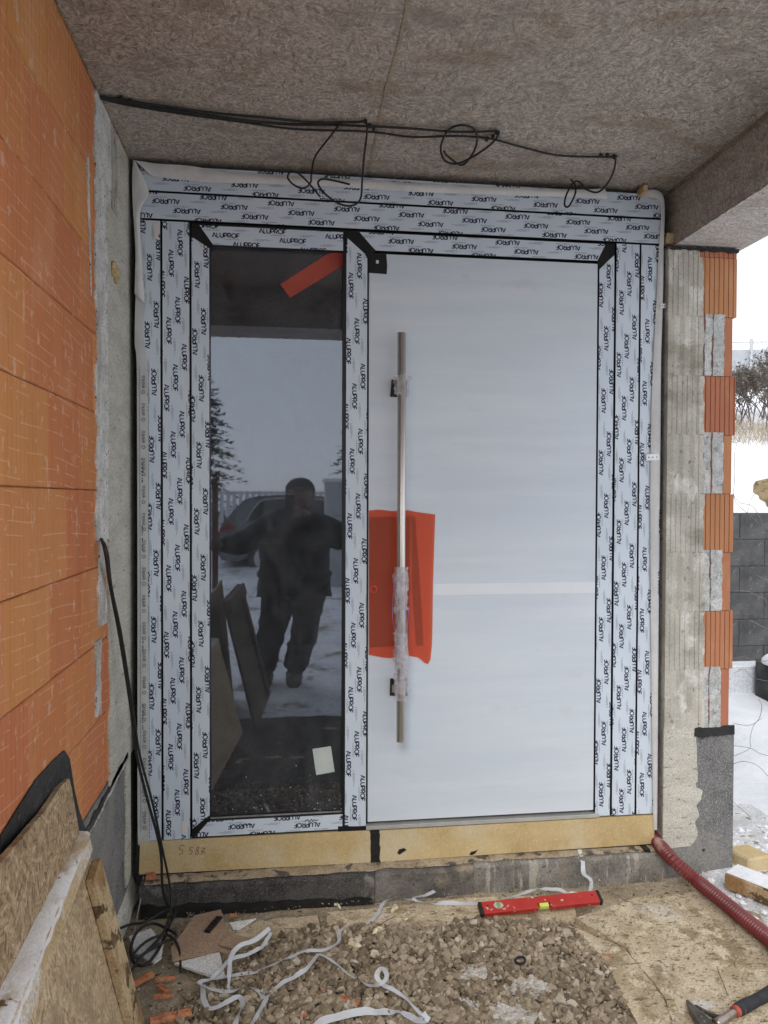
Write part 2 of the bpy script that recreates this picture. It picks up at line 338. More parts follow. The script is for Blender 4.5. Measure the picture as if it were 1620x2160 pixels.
# ------------------------------------------------------------------ stroke lettering
def arc(cx, cy, rx, ry, a0, a1, n=8):
    return [(cx + rx*math.cos(R(a0 + (a1-a0)*i/n)), cy + ry*math.sin(R(a0 + (a1-a0)*i/n))) for i in range(n+1)]
GL = {  # glyph: (width, [polylines]) in cap-height units
 'A': (.86, [[(0,0),(.40,.96),(.46,.96),(.86,0)], [(.22,.26),(.40,.26)]]), 'L': (.52, [[(0,1),(0,0),(.52,0)]]),
 'U': (.74, [[(0,1),(0,.37)] + arc(.37,.37,.37,.37,180,360) + [(.74,1)]]),
 'P': (.66, [[(0,0),(0,1),(.36,1)] + arc(.36,.69,.30,.31,90,-90) + [(0,.38)]]),
 'R': (.68, [[(0,0),(0,1),(.36,1)] + arc(.36,.69,.30,.31,90,-90) + [(0,.38)], [(.36,.38),(.66,0)]]),
 'O': (.98, [arc(.49,.5,.49,.5,0,360,18)]), 'F': (.56, [[(0,0),(0,1),(.56,1)], [(0,.48),(.48,.48)]]),
 'M': (.86, [[(0,0),(0,1),(.43,.35),(.86,1),(.86,0)]]), 'I': (.06, [[(.03,0),(.03,1)]]), 'N': (.7, [[(0,0),(0,1),(.7,0),(.7,1)]]),
 'S': (.56, [[(.54,.88),(.3,1),(.05,.82),(.1,.6),(.48,.42),(.52,.16),(.26,0),(0,.12)]]), 'Y': (.74, [[(0,1),(.37,.48),(.74,1)], [(.37,.48),(.37,0)]]),
 'E': (.52, [[(.52,1),(0,1),(0,0),(.52,0)], [(0,.5),(.45,.5)]]), 'T': (.7, [[(0,1),(.7,1)], [(.35,1),(.35,0)]]), ' ': (.3, []),
 'e': (.5, [[(.02,.36),(.5,.36)] + arc(.26,.35,.25,.33,0,310,8)]), 'n': (.46, [[(0,0),(0,.7)], [(0,.45)] + arc(.23,.44,.23,.25,150,0,5) + [(.46,0)]]),
 'r': (.3, [[(0,0),(0,.7)], [(0,.45),(.12,.64),(.3,.68)]]), 'k': (.46, [[(0,0),(0,1)], [(.44,.7),(.04,.34)], [(.16,.42),(.46,0)]]), 'o': (.52, [arc(.26,.35,.26,.34,0,360,10)]),
 '5': (.6, [[(.62,1),(.18,1),(.08,.62),(.30,.62),(.46,.42),(.40,.18),(0,0)]]), '8': (.5, [[(.30,.5),(.14,.72),(.28,.95),(.46,.9),(.40,.68),(.06,.3),(.02,.06),(.24,0),(.42,.2),(.30,.5)]]),
 '7': (.6, [[(.05,.88),(.55,.84),(.2,.4),(0,0)], [(.02,.55),(.55,.18)]]),
}
def stroke(poly, w):
    """polyline -> list of convex quads (mitred joints)"""
    n = len(poly); closed = n > 3 and (Vector(poly[0])-Vector(poly[-1])).length < 1e-6
    P = [Vector(p) for p in poly]; Ls = []; Rs = []
    for i in range(n):
        a = P[i-1] if i > 0 else (P[n-2] if closed else None); c = P[i+1] if i < n-1 else (P[1] if closed else None)
        d1 = (P[i]-a).normalized() if a is not None else None; d2 = (c-P[i]).normalized() if c is not None else None
        if d1 is None: d1 = d2
        if d2 is None: d2 = d1
        n1 = Vector((-d1.y, d1.x)); n2 = Vector((-d2.y, d2.x)); mt = n1 + n2
        mt = mt.normalized() if mt.length > 1e-4 else n1
        k = 1/max(.45, mt.dot(n1))
        Ls.append(P[i] + mt*w/2*k); Rs.append(P[i] - mt*w/2*k)
    return [[Rs[i], Rs[i+1], Ls[i+1], Ls[i]] for i in range(n-1)]
def text_quads(txt, cap, weight, gap=.2):
    """returns quads in (u,v) starting at u=0, and the width"""
    u = 0; out = []
    for ch in txt:
        w, pl = GL[ch]
        for p in pl:
            for q in stroke([(x*cap + u, y*cap) for x, y in p], weight*cap): out.append(q)
        u += (w + gap)*cap
    return out, u - gap*cap
def clip(poly, conv):
    """Sutherland-Hodgman: clip convex poly to convex CCW polygon"""
    out = [Vector(p) for p in poly]
    for i in range(len(conv)):
        a = Vector(conv[i]); b = Vector(conv[(i+1) % len(conv)]); e = b - a; nx = Vector((-e.y, e.x))
        inp = out; out = []
        for k in range(len(inp)):
            p = inp[k]; q = inp[(k+1) % len(inp)]; dp = (p-a).dot(nx); dq = (q-a).dot(nx)
            if dp >= 0: out.append(p)
            if (dp >= 0) != (dq >= 0): out.append(p.lerp(q, dp/(dp-dq)))
        if len(out) < 3: return []
    return out
WORD, WLEN = text_quads('ALUPROF', .0168, .235, .20)
SUB, SLEN = text_quads('ALUMINIUM SYSTEMS', .0042, .20, .22)
AX = {'right': ((1,0),(0,1)), 'left': ((-1,0),(0,-1)), 'up': ((0,1),(-1,0)), 'down': ((0,-1),(1,0))}
def film_print(poly, way, phase):
    """words of the printed protective film inside a convex (x,z) polygon"""
    (ux, uz), (vx, vz) = AX[way]
    us = [p[0]*ux + p[1]*uz for p in poly]; vs = [p[0]*vx + p[1]*vz for p in poly]
    conv = [Vector((a, b)) for a, b in zip(us, vs)]
    ar = sum(conv[i].x*conv[(i+1)%len(conv)].y - conv[(i+1)%len(conv)].x*conv[i].y for i in range(len(conv)))
    if ar < 0: conv.reverse()
    a = Vector((.0796, -.0336)); b = Vector((.181, .0245)); big = []; small = []
    o = Vector((min(us) + phase[0], min(vs) + phase[1]))
    def put(q, at_, dst):
        q = [Vector(p) + at_ for p in q]
        if max(p.x for p in q) < min(us) or min(p.x for p in q) > max(us) or max(p.y for p in q) < min(vs) or min(p.y for p in q) > max(vs): return
        c = clip(q, conv)
        if c: dst.append(c)
    du = max(us)-min(us); dv = max(vs)-min(vs)
    for j in range(-8, int(du/.18)+10):
        for i in range(-14, int(du/.08)+14):
            p = o + a*i + b*j
            if not (-.25 < p.x-min(us) < du+.2 and -.05 < p.y-min(vs) < dv+.05): continue
            for q in WORD: put(q, p, big)
            for q in SUB: put(q, p + Vector((WLEN-SLEN, -.0088)), small)
            s0 = p + Vector((-.098, .004))
            for q in stroke(arc(0,0,.0028,.0028,0,360,8), .0011): put(q, s0, small)
            for k, ln in enumerate((.047, .058, .034)):
                x = .007
                while x < ln:
                    w = random.uniform(.003, .008); put([(x,.0036-k*.0034),(x+w,.0036-k*.0034),(x+w,.0052-k*.0034),(x,.0052-k*.0034)], s0, small); x += w + .0012
    def back(q): return [(p.x*ux + p.y*vx, p.x*uz + p.y*vz) for p in q]
    return [back(q) for q in big], [back(q) for q in small]

# ================================================================== the setting
XL, ZC, XB = -.605, 2.91, 1.62            # left wall plane, soffit height, inner face of the side beam

def grid_sheet(name, x0, x1, y0, y1, nx, ny, hf, mat, smooth=True):
    vs = []; fs = []
    for j in range(ny+1):
        for i in range(nx+1):
            x = x0 + (x1-x0)*i/nx; y = y0 + (y1-y0)*j/ny; vs.append((x, y, hf(x, y)))
    for j in range(ny):
        for i in range(nx): k = j*(nx+1)+i; fs.append((k, k+1, k+nx+2, k+nx+1))
    o = MB().add(vs, fs).build(name, mat, smooth=smooth); o['kind'] = 'structure'; return o
def sstep(a, b, x):
    t = max(0, min(1, (x-a)/(b-a))); return t*t*(3-2*t)
# far snow: one sheet to the horizon
o = grid_sheet('ground', -700, 700, -700, 700, 40, 40, lambda x, y: -.35 + .10*noise.noise(Vector((x*.01, y*.01, 0))), M_snow)

M_frontsnow = pm('trodden_snow', (.66,.68,.72), (.84,.855,.89), 2.2, .8, .8, 7, bdist=.05, spots=[((.30,.25,.19), 3.2, .60, .72), ((.20,.16,.12), 16, .68, .75)])
def hf_front(x, y):
    h = .02 + .02*(-y-2.1) + .035*noise.noise(Vector((x*1.3, y*1.3, 2))) + .03*noise.noise(Vector((x*4, y*4, 5)))
    h *= sstep(-2.0, -2.8, y)
    return h - .035 + min(.22, .02*max(0, -y-4))
grid_sheet('snowy_yard', -14, 14, -24, -2.0, 90, 90, hf_front, M_frontsnow)
def hf_side(x, y):
    d = .10*noise.noise(Vector((x*.9, y*.9, 7))) + .04*noise.noise(Vector((x*3, y*3, 1)))
    return (.02 + .10*sstep(2.2, 4, x) + d)*sstep(1.85, 2.3, x) - .045 - .06*sstep(2.6, 3.6, y)
grid_sheet('snow_bank', 1.75, 9.0, -2.6, 3.6, 70, 60, hf_side, M_snow)

M_dirt = pm('sandy_subfloor', (.31,.245,.16), (.52,.43,.305), 7, .95, .9, 90, bdist=.008, spots=[((.48,.42,.34), 18, .62, .72), ((.12,.09,.06), 40, .66, .72), ((.62,.60,.58), 5, .68, .78)])
def hf_floor(x, y): return -.012 + .010*noise.noise(Vector((x*5, y*5, 0))) + .005*noise.noise(Vector((x*19, y*19, 4)))
grid_sheet('porch_floor', -.62, 2.3, -2.4, .12, 120, 100, hf_floor, M_dirt)
grid_sheet('added_dark_soil', -.62, 2.3, -2.45, -1.12, 60, 60, lambda x, y: hf_floor(x, y) + .006 + .012*noise.noise(Vector((x*9, y*9, 3))), pm('dark_soil', (.040,.034,.028), (.085,.072,.058), 7, .8, .9, 60, bdist=.01))  # dark strip out of direct view, added to darken the floor mirrored in the glass

# ------------------------------------------------------------------ porch roof
roof = thing('porch_roof', 'concrete porch roof soffit with pressed strand pattern and a dropped beam', 'roof', (.65, -1, ZC))
def seam_x(y): return .318 + .012*noise.noise(Vector((0, y*3, 0))) + .03*max(0, y+.45)
for (xa, xb, nm) in ((XL-.32, None, 'soffit_panel'), (None, 1.93, 'soffit_panel')):
    vs = []
    ys = [-1.98 + (2.4)*i/24 for i in range(25)]
    if xb is None: pts = [(xa, -1.98, ZC)] + [(seam_x(y)-.0016, y, ZC) for y in ys] + [(xa, .42, ZC)]
    else: pts = [(xb, .42, ZC)] + [(seam_x(y)+.0016, y, ZC) for y in reversed(ys)] + [(xb, -1.98, ZC)]
    MB().prism(pts, (0, 0, .2)).build(nm, M_soffit, roof)
M_seam = pm('cement_seam', (.30,.235,.165), (.40,.32,.235), 12, .95, .6, 120)
mb = MB(); L1 = []; L2 = []
for i in range(61):
    y = -1.98 + 2.38*i/60; w = .0045 + .004*noise.noise(Vector((3, y*9, 0)))
    L1.append((seam_x(y)-w, y, ZC-.0022)); L2.append((seam_x(y)+w, y, ZC-.0022))
for i in range(60): mb.add([L1[i], L2[i], L2[i+1], L1[i+1]], [(0,1,2,3)])
mb.build('soffit_seam', M_seam, roof)
# side beam: inner face, rough lower edges, underside with snow light in its colour
def beam(path_in, path_out, side_mat, under_mat, zb=2.665):
    n = len(path_in); vs = []; fs = []
    for k in range(n):
        a, b = path_in[k], path_out[k]
        wob = .006*noise.noise(Vector((k*.9, 1, 0))) ; wo2 = .010*noise.noise(Vector((k*.8, 5, 2)))
        vs += [(a[0], a[1], ZC-.001), (a[0], a[1], zb+wob+.004), (b[0]+wo2, b[1], zb+wo2*.6), (b[0], b[1], ZC+.2)]
    for k in range(n-1):
        for j in range(3): fs.append((k*4+j, k*4+j+1, (k+1)*4+j+1, (k+1)*4+j))
    o = MB().add(vs, fs).build('beam', side_mat, roof)
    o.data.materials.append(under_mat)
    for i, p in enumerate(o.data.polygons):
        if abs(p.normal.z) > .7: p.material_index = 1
    return o
ys = [.30 - 2.28*i/90 for i in range(91)]
beam([(XB + .004*noise.noise(Vector((0,y*4,1))), y) for y in ys], [(1.925, y) for y in ys], M_beamside, M_beamsnowlit)
xs = [XL + .002 + (XB-XL)*i/90 for i in range(91)]
beam([(x, -1.655) for x in xs], [(x, -1.975) for x in xs], M_beamside, M_beamsnowlit, 2.66)
M_rust = pm('rusty_joint', (.15,.095,.06), (.27,.19,.13), 30, .95, .6, 90)
mb = MB(); ya = .02
Lr = [(XB-.010-.008*abs(noise.noise(Vector((0,y*14,3)))), y, ZC-.0025) for y in [ya-1.7*i/70 for i in range(71)]]
Lz = [(XB-.004, p[1], ZC-.012-.010*abs(noise.noise(Vector((2,p[1]*11,3))))) for p in Lr]
for i in range(70): mb.add([Lr[i], Lr[i+1], Lz[i+1], Lz[i]], [(0,1,2,3)])
mb.build('beam_joint', M_rust, roof)
# ragged lip where the wall meets the soffit
mb = MB()
Lr = [(XL+.004+.007*abs(noise.noise(Vector((0,y*17,6)))), y, ZC-.003) for y in [-.0-1.95*i/110 for i in range(111)]]
Lz = [(XL+.003, p[1], ZC-.008-.010*abs(noise.noise(Vector((9,p[1]*13,3))))) for p in Lr]
for i in range(110): mb.add([Lr[i], Lr[i+1], Lz[i+1], Lz[i]], [(0,1,2,3)])
mb.build('wall_joint', pm('ochre_joint', (.12,.075,.04), (.36,.23,.10), 22, .95, .6, 90), roof)
MB().prism([at(px,py,z=ZC-.004) for px,py in ((214,203),(232,205),(262,211),(270,216),(245,217),(222,214))], (0,0,.003)).build('mortar_smear', M_plaster_l, roof)
settle(roof)

# ------------------------------------------------------------------ left wall of clay blocks
wall = thing('block_wall', 'orange hollow clay block wall along the left side of the porch', 'wall', (XL-.15, -1, 0))
MB().box(XL-.30, XL-.006, -1.95, .40, 0, ZC).build('wall_core', M_joint, wall)
ZJ = [.628 + .2492*i for i in range(9)] + [ZC-.004]
def grooved_block(ya, yb, z0, z1, xf):
    """clay block: vertical grooves in the face, uneven top and bottom arris"""
    prof = [(ya, -.004)]; y = ya + .004; k = 0
    while y < yb - .030:
        w = .027 + .004*noise.noise(Vector((y*40, z0, 0))); d = .0016 if k % 3 else .0026
        prof += [(y, 0), (y+w-.0030, 0), (y+w-.0022, -d), (y+w-.0008, -d)]; y += w; k += 1
    prof += [(y, 0), (yb-.003, 0), (yb, -.004)]
    vs = []; fs = []; n = len(prof); rows = []
    for j in range(4):
        for (py_, px_) in prof:
            c = .0018 + .0022*abs(noise.noise(Vector((py_*30, z0*7, j)))) 
            z = (z0 + .0, z0 + c, z1 - c, z1)[j]; zz = z + (.0007*noise.noise(Vector((py_*22, z0*3, 5))) if j in (0, 3) else 0)
            vs.append((xf + px_ - (.0035 if j in (0, 3) else 0), py_, zz))
    for j in range(3):
        for i in range(n-1): fs.append((j*n+i, j*n+i+1, (j+1)*n+i+1, (j+1)*n+i))
    b0 = len(vs); vs += [(xf-.05, ya, z0), (xf-.05, yb, z0), (xf-.05, yb, z1), (xf-.05, ya, z1)]
    fs += [(b0, b0+3, b0+2, b0+1), tuple([b0, b0+1] + list(range(n-1, -1, -1))), tuple([b0+3] + list(range(3*n, 4*n)) + [b0+2]),
           (b0, 0, n, 2*n, 3*n, b0+3), (b0+1, b0+2, 4*n-1, 3*n-1, 2*n-1, n-1)]
    return MB().add(vs, fs)
for r_ in range(9):
    z0 = ZJ[r_]+.0012; z1 = ZJ[r_+1]-.0012
    y = .10 if r_ % 2 else -.055
    while y > -1.95:
        y1 = y - random.choice((.310,)) + random.uniform(-.004,.004); ya = max(y1, -1.95)
        dx = random.uniform(-.0012, .0012)
        grooved_block(ya+.0012, y-.0012, z0, z1, XL+dx).build('block', M_clay, wall)
        y = y1
z = .628
k = 0
# courses of the plinth beneath
M_plinthblk = M_bitumen
MB().box(XL-.05, XL-.001, -1.95, .30, -.1, .620).build('plinth', M_bitumen, wall)
# mortar, plaster and foil patches on the wall
def wpatch(name, outline, mat, th=.003, x=XL):
    pts = [(x + th, p[0], p[1]) for p in outline]
    return MB().prism(pts, (-th-.002, 0, 0)).build(name, mat, wall)
def vpatch(name, yl, yr, z0, z1, mat, th, ampl=.02, ampr=.008, n=70, seed=1):
    """upright strip between y=yl (towards the viewer) and y=yr, both edges ragged"""
    a = rough_line((0,yl,z0),(0,yl,z1), n, ampl, (0,1,0), seed, 7); b = rough_line((0,yr,z1),(0,yr,z0), n, ampr, (0,1,0), seed+5, 9)
    return wpatch(name, [(p.y,p.z) for p in a+b], mat, th)
vpatch('mortar_smear', -.505, -.30, 1.46, 2.90, M_plaster_l, .0045, .045, .016, 90, 3)
vpatch('mortar_smear', -.335, -.20, 2.10, 2.90, M_plaster_g, .003, .02, .01, 60, 8)
vpatch('plaster_strip', -.345, -.06, .60, 2.60, M_plaster_c, .006, .035, .012, 90, 12)
vpatch('plaster_strip', -.20, .30, .60, ZC-.01, M_plaster_c, .0035, .02, .01, 60, 15)
vpatch('mortar_smear', -.475, -.39, 1.18, 1.55, M_plaster_l, .006, .03, .03, 40, 21)
vpatch('mortar_smear', -.52, -.465, .90, 1.14, M_plaster_l, .007, .018, .022, 40, 27)
# thin mortar runs high on the wall
wpatch('mortar_smear', [(-.60,2.62),(-.585,2.66),(-.578,2.62),(-.572,2.50),(-.560,2.36),(-.552,2.24),(-.556,2.23),(-.572,2.36),(-.588,2.50)], M_plaster_l, .003)
wpatch('mortar_smear', [(-.47,2.62),(-.46,2.70),(-.44,2.71),(-.44,2.55),(-.46,2.45)], M_plaster_l, .003)
# upper torn edge of the bitumen coat, dark plaster fillet near the floor
def lip(): 
    a = rough_line((0,-.66,.592),(0,-.05,.630), 50, .012, (0,0,1), 4, 14); b = rough_line((0,-.05,.600),(0,-.66,.555), 50, .010, (0,0,1), 9, 16)
    return [(p.y,p.z) for p in a+b]
wpatch('bitumen_edge', lip(), M_bitumen_dark, .006)
a = rough_line((0,-.62,.574),(0,-.06,.612), 60, .006, (0,0,1), 14, 18); b = rough_line((0,-.06,.606),(0,-.62,.566), 60, .006, (0,0,1), 19, 20)
wpatch('mortar_crumb', [(p.y,p.z) for p in a+b], M_plaster_l, .009)
vpatch('plaster_strip', -.085, .0, .12, .615, M_plaster_c, .005, .018, .004, 40, 31)
fl = MB()
for i in range(30):
    y = .05 - .40*i/29; w = .035 + .01*noise.noise(Vector((y*9,0,0))); h = .10 - .02*i/29 + .008*noise.noise(Vector((y*12,4,0)))
    fl.v += [(XL-.001, y, h), (XL+w*.75, y, .02)]
for i in range(29): fl.f.append((i*2, i*2+1, i*2+3, i*2+2))
fl.build('mortar_fillet', M_plaster_c, wall)
# sheet of black foil stuck to the foot of the wall
T = [(at(px,py,x=XL+.004).y, at(px,py,x=XL+.004).z) for px,py in ((135,1583),(146,1600),(155,1660),(166,1710),(182,1756),(120,1850),(0,2050),(0,1765),(40,1700),(75,1645),(112,1604))]
settle(wall)
foil = MB().prism([(XL+.006, y, z) for y, z in T], (-.004,0,0)).build('bitumen_foil_and_shade', M_blackfoil)
tag(foil, 'torn black waterproofing foil stuck to the orange block wall behind the boards', 'foil')

# ------------------------------------------------------------------ right pillar
YP = -.03
pil = thing('block_pillar', 'pillar of ribbed orange clay blocks and cream plaster right of the door', 'pillar', (1.74, .12, 0))
MB().box(1.597, 1.885, YP+.016, .30, .05, 2.66).build('pillar_core', M_joint, pil)
def profile_prism(prof, z0, z1, yb):
    """prof: list of (x,y) front line, extruded in z and closed at yb"""
    n = len(prof); vs = [(x,y,z0) for x,y in prof] + [(x,y,z1) for x,y in prof] + [(prof[-1][0],yb,z0),(prof[0][0],yb,z0),(prof[-1][0],yb,z1),(prof[0][0],yb,z1)]
    fs = [(i,i+1,n+i+1,n+i) for i in range(n-1)] + [tuple(list(range(n))[::-1]+[2*n+1,2*n]), tuple(list(range(n,2*n))+[2*n+2,2*n+3])]
    fs += [(n-1,2*n,2*n+2,2*n-1), (0,n,2*n+3,2*n+1)]
    return MB().add(vs, fs)
def ribs(x0, x1, pitch, gw, gd, y, rnd=0.0):
    pr = []; x = x0
    while x < x1 - 1e-4:
        e = min(x+pitch-gw, x1); j = random.uniform(-rnd, rnd)
        pr += [(x, y+j), (e, y+j)]
        if e + gw < x1: pr += [(e+.0008, y+gd), (e+gw-.0008, y+gd)]
        x += pitch
    return pr
zs = ZJ[:]; zs[-1] = 2.652
for i in range(8):
    z0, z1 = zs[i]+.001, zs[i+1]-.001
    if i == 8: break
    dx = random.uniform(-.003,.003); A = (i % 2 == 1)
    xs0 = 1.742 + random.uniform(-.004,.004) - .0035*(i-4)
    if A:
        profile_prism(ribs(xs0, 1.8935+dx, .0215, .0032, .009, YP), z0, z1, YP+.03).build('block', M_clay_end, pil)
    else:
        pr = [(xs0, YP+.006),(1.781,YP+.006),(1.782,YP+.012),(1.785,YP+.012),(1.786,YP+.004),(1.838,YP+.004),(1.839,YP+.011),(1.842,YP+.011),(1.843,YP+.002),(1.862,YP+.002),(1.863,YP+.005),(1.882+dx,YP+.005)]
        profile_prism(pr, z0, z1, YP+.03).build('block', M_clay_end, pil)
        for (xa, xb) in ((1.752, 1.783), (1.790, 1.840)):
            a = rough_line((xa,YP-.003,z0),(xa,YP-.003,z1+.012), 26, .005, (1,0,0), i*3+xa, 22)
            b = rough_line((xb,YP-.003,z1+.012),(xb,YP-.003,z0), 26, .006, (1,0,0), i*3+xb, 25)
            MB().prism(a+b, (0,.012,0)).build('mortar_strip', M_mortar, pil)
    # plaster coat on the jamb half, keeping the ribs of the block beneath
    xr = xs0 + .006
    if A: pr = ribs(1.588, xr-.012, .0225, .0034, -.0020, YP-.001, .0006)
    else: pr = [(1.588,YP-.001),(1.615,YP-.004),(1.64,YP+.001),(1.66,YP-.003),(1.69,YP+.002),(1.71,YP-.003),(xr-.006,YP-.001)]
    profile_prism(pr, z0-.0008, z1+.0008, YP+.03).build('plaster_coat', M_plaster_r, pil)
    a = rough_line((xr-.018,YP-.0035,z0),(xr-.018,YP-.0035,z1), 24, .001, (1,0,0), i+40, 5); b = rough_line((xr+.004,YP-.0035,z1),(xr+.004,YP-.0035,z0), 24, .009, (1,0,0), i+60, 17)
    MB().prism(a+b, (0,.008,0)).build('plaster_edge', M_plaster_r, pil)
# top course to the beam
z0, z1 = ZJ[8]+.001, 2.650
profile_prism(ribs(1.728, 1.893, .0215, .0032, .009, YP), z0, z1, YP+.03).build('block', M_clay_end, pil)
profile_prism(ribs(1.586, 1.726, .0225, .0034, -.0020, YP-.001), z0-.001, z1, YP+.03).build('plaster_coat', M_plaster_r, pil)
jag = rough_line((1.584,YP-.006,2.655),(1.900,YP-.006,2.662), 60, .006, (0,0,1), 3, 30); jb = rough_line((1.900,YP-.006,2.650),(1.60,YP-.006,2.646), 60, .008, (0,0,1), 7, 30)
MB().prism(jag+jb, (0,.03,0)).build('top_joint', M_blackpaint, pil)
# inner reveal
MB().box(1.589, 1.600, YP+.004, .30, 0, 2.66).build('reveal', M_plaster_g, pil)
# plinth with sprayed bitumen, black strip, cream plaster with torn edge
MB().box(1.592, 1.908, YP+.004, .30, -.05, .622).build('plinth', M_bitumen, pil)
a = rough_line((1.725,YP-.004,.628),(1.905,YP-.004,.634), 30, .008, (0,0,1), 2, 24); b = rough_line((1.906,YP-.004,.598),(1.722,YP-.004,.588), 30, .010, (0,0,1), 5, 20)
MB().prism(a+b, (0,.012,0)).build('mastic_strip', M_blackpaint, pil)
edge = [(1468,1540),(1470,1600),(1472,1640),(1468,1660),(1481,1667),(1479,1685),(1470,1700),(1475,1720),(1466,1735),(1472,1755),(1468,1770),(1456,1785)]
pe = [at(px,py,y=YP-.001) for px,py in edge]; pe = [p + Vector((.004*noise.noise(p*60),0,0)) for p in crom(pe,6)]
left = [(1.586,YP-.001,.118),(1.586,YP-.001,.36),(1.5855,YP-.001,.628),(1.66,YP-.001,.630),(1.72,YP-.001,.629)]
MB().prism(left + [tuple(p) for p in pe] , (0,.01,0)).build('plaster_coat', M_plaster_c, pil)
settle(pil)

# ------------------------------------------------------------------ house shell behind the door
house = thing('house_interior', 'dark unlit room of the house behind the door glass', 'room', (.5, 2.2, .2))
M_room = pm('bare_room_wall', (.16,.155,.15), (.22,.215,.21), 3, .9, .2, 30)
MB().box(XL-.3, 1.89, 4.0, 4.15, 0, 3.1).build('wall', M_room, house)
MB().box(XL-.31, XL-.006, .41, 4.0, 0, 3.1).build('wall', M_room, house)
MB().box(1.60, 1.885, .305, 4.0, 0, 3.1).build('wall', M_room, house)
MB().box(XL-.005, 1.595, .125, 3.99, .02, .24).build('floor', M_room, house)
MB().box(XL-.005, 1.595, .43, 3.99, 2.93, 3.1).build('ceiling', M_room, house)
settle(house)

# ------------------------------------------------------------------ entrance door with sidelight
door = thing('entrance_door', 'new entrance door with glazed sidelight wrapped in printed white protective film', 'door', (.5, .03, .25))
Z0 = .258                       # foot of the frame
X = dict(a0=-.556, v1=-.480, v2=-.3704, g0=-.2973, g1=.2285, p0=.3262, p1=1.2938, v7=1.3675, v8=1.4768, r1=1.574)
ZT, ZA, ZBm, ZG, ZP, ZPB, ZGB = 2.884, 2.783, 2.6755, 2.588, 2.591, .281, .334
g = .0043
def profile(poly, y0, y1, name='frame_profile'):
    return MB().prism([(x, y0, z) for x, z in poly], (0, y1-y0, 0)).build(name, M_black, door)
def film(poly, way, y, phase, label=None):
    f = MB().prism([(x, y, z) for x, z in poly], (0, .0006, 0)).build('protective_film', M_film, door)
    big, small = film_print(poly, way, phase)
    mb = MB()
    for q in big: mb.add([(x, y-.0004, z) for x, z in q], [tuple(range(len(q)))])
    if mb.v: mb.build('printed_word', M_print, f)
    mb = MB()
    for q in small: mb.add([(x, y-.0004, z) for x, z in q], [tuple(range(len(q)))])
    if mb.v: mb.build('fine_print', M_print_s, f)
    return f
def strip(x0, x1, z0, z1, way, phase, y=0.0, poly=None, grow=.0012):
    p = poly or [(x0,z0),(x1,z0),(x1,z1),(x0,z1)]
    film(p, way, y, phase)
    profile([(x0-grow,z0-grow),(x1+grow,z0-grow),(x1+grow,z1+grow),(x0-grow,z1+grow)], y+.0008, .075)
MB().box(X['a0']+.002, X['r1']-.002, .022, .07, ZBm+.002, ZT-.002).build('frame_core', M_black, door)
for (xa, xb) in ((X['a0']+.002, X['g0']-.004), (X['g1']+.004, X['p0']+.01), (X['p1']-.01, X['r1']-.002)):
    MB().box(xa, xb, .022, .07, Z0+.001, ZBm+.002).build('frame_core', M_black, door)
MB().box(X['g0']-.01, X['g1']+.01, .022, .07, Z0+.001, ZGB-.004).build('frame_core', M_black, door)
MB().box(X['g0']-.01, X['g1']+.01, .022, .07, ZG+.003, ZBm+.002).build('frame_core', M_black, door)
MB().box(X['p0'], X['p1'], .030, .07, ZPB-.02, ZBm).build('leaf_core', M_black, door)
# header extensions
strip(X['a0'], X['r1'], ZA+g, ZT, 'left', (.02,.045))
strip(X['a0'], X['r1'], ZBm+g, ZA-g, 'left', (.06,.028))
# jamb strips
strip(X['a0'], X['v1']-g, Z0, ZBm-g, 'up', (.075,.012))
strip(X['v1']+g, X['v2']-g, Z0, ZBm-g, 'down', (.03,.058))
strip(X['p1']+g, X['v7']-g, Z0, ZP-.02, 'up', (.04,.03), y=.003, poly=[(X['p1']+g,Z0),(X['v7']-g,Z0),(X['v7']-g,ZBm-.050),(X['p1']+g,ZP-.030)])
strip(X['v7']+g, X['v8']-g, Z0, ZBm-g, 'up', (.01,.05))
strip(X['v8']+g, X['r1'], Z0, ZBm-g, 'down', (.05,.03))
# sidelight beads, mitred with bare black corners
strip(X['v2']+g, X['g0']-.002, Z0, ZG, 'up', (.02,.018), y=.003, poly=[(X['v2']+g,Z0+.035),(X['g0']-.002,Z0+.085),(X['g0']-.002,ZG-.012),(X['v2']+g,ZBm-.058)])
strip(X['g0']+.0, X['g1']+.012, ZG+.002, ZBm-g, 'right', (.055,.030), y=.003, poly=[(X['g0']+.012,ZG+.002),(X['g1']-.004,ZG+.002),(X['g1']-.004,ZBm-.012),(X['g0']-.045,ZBm-.012)])
strip(X['g0']-.03, X['g1']-.004, Z0, ZGB-.010, 'left', (.09,.028), y=.003, poly=[(X['g0']-.062,Z0+.004),(X['g1']-.002,Z0+.004),(X['g1']-.002,ZGB-.012),(X['g0']-.008,ZGB-.012)])
# leaf stile and top rail
strip(X['g1']+.008, X['p0']-g, Z0+.012, ZBm-.02, 'down', (.06,.045), y=.003, poly=[(X['g1']+.008,Z0+.012),(X['p0']-g,Z0+.012),(X['p0']-g,ZP-.016),(X['g1']+.010,ZBm-.032)])
strip(X['p0']-.02, X['p1']+.03, ZP+.006, ZBm-.008, 'left', (.035,.048), y=.003, poly=[(X['p0']+.030,ZP+.006),(X['p1']-.004,ZP+.006),(X['v7']-.040,ZBm-.008),(X['p0']-.040,ZBm-.008)])
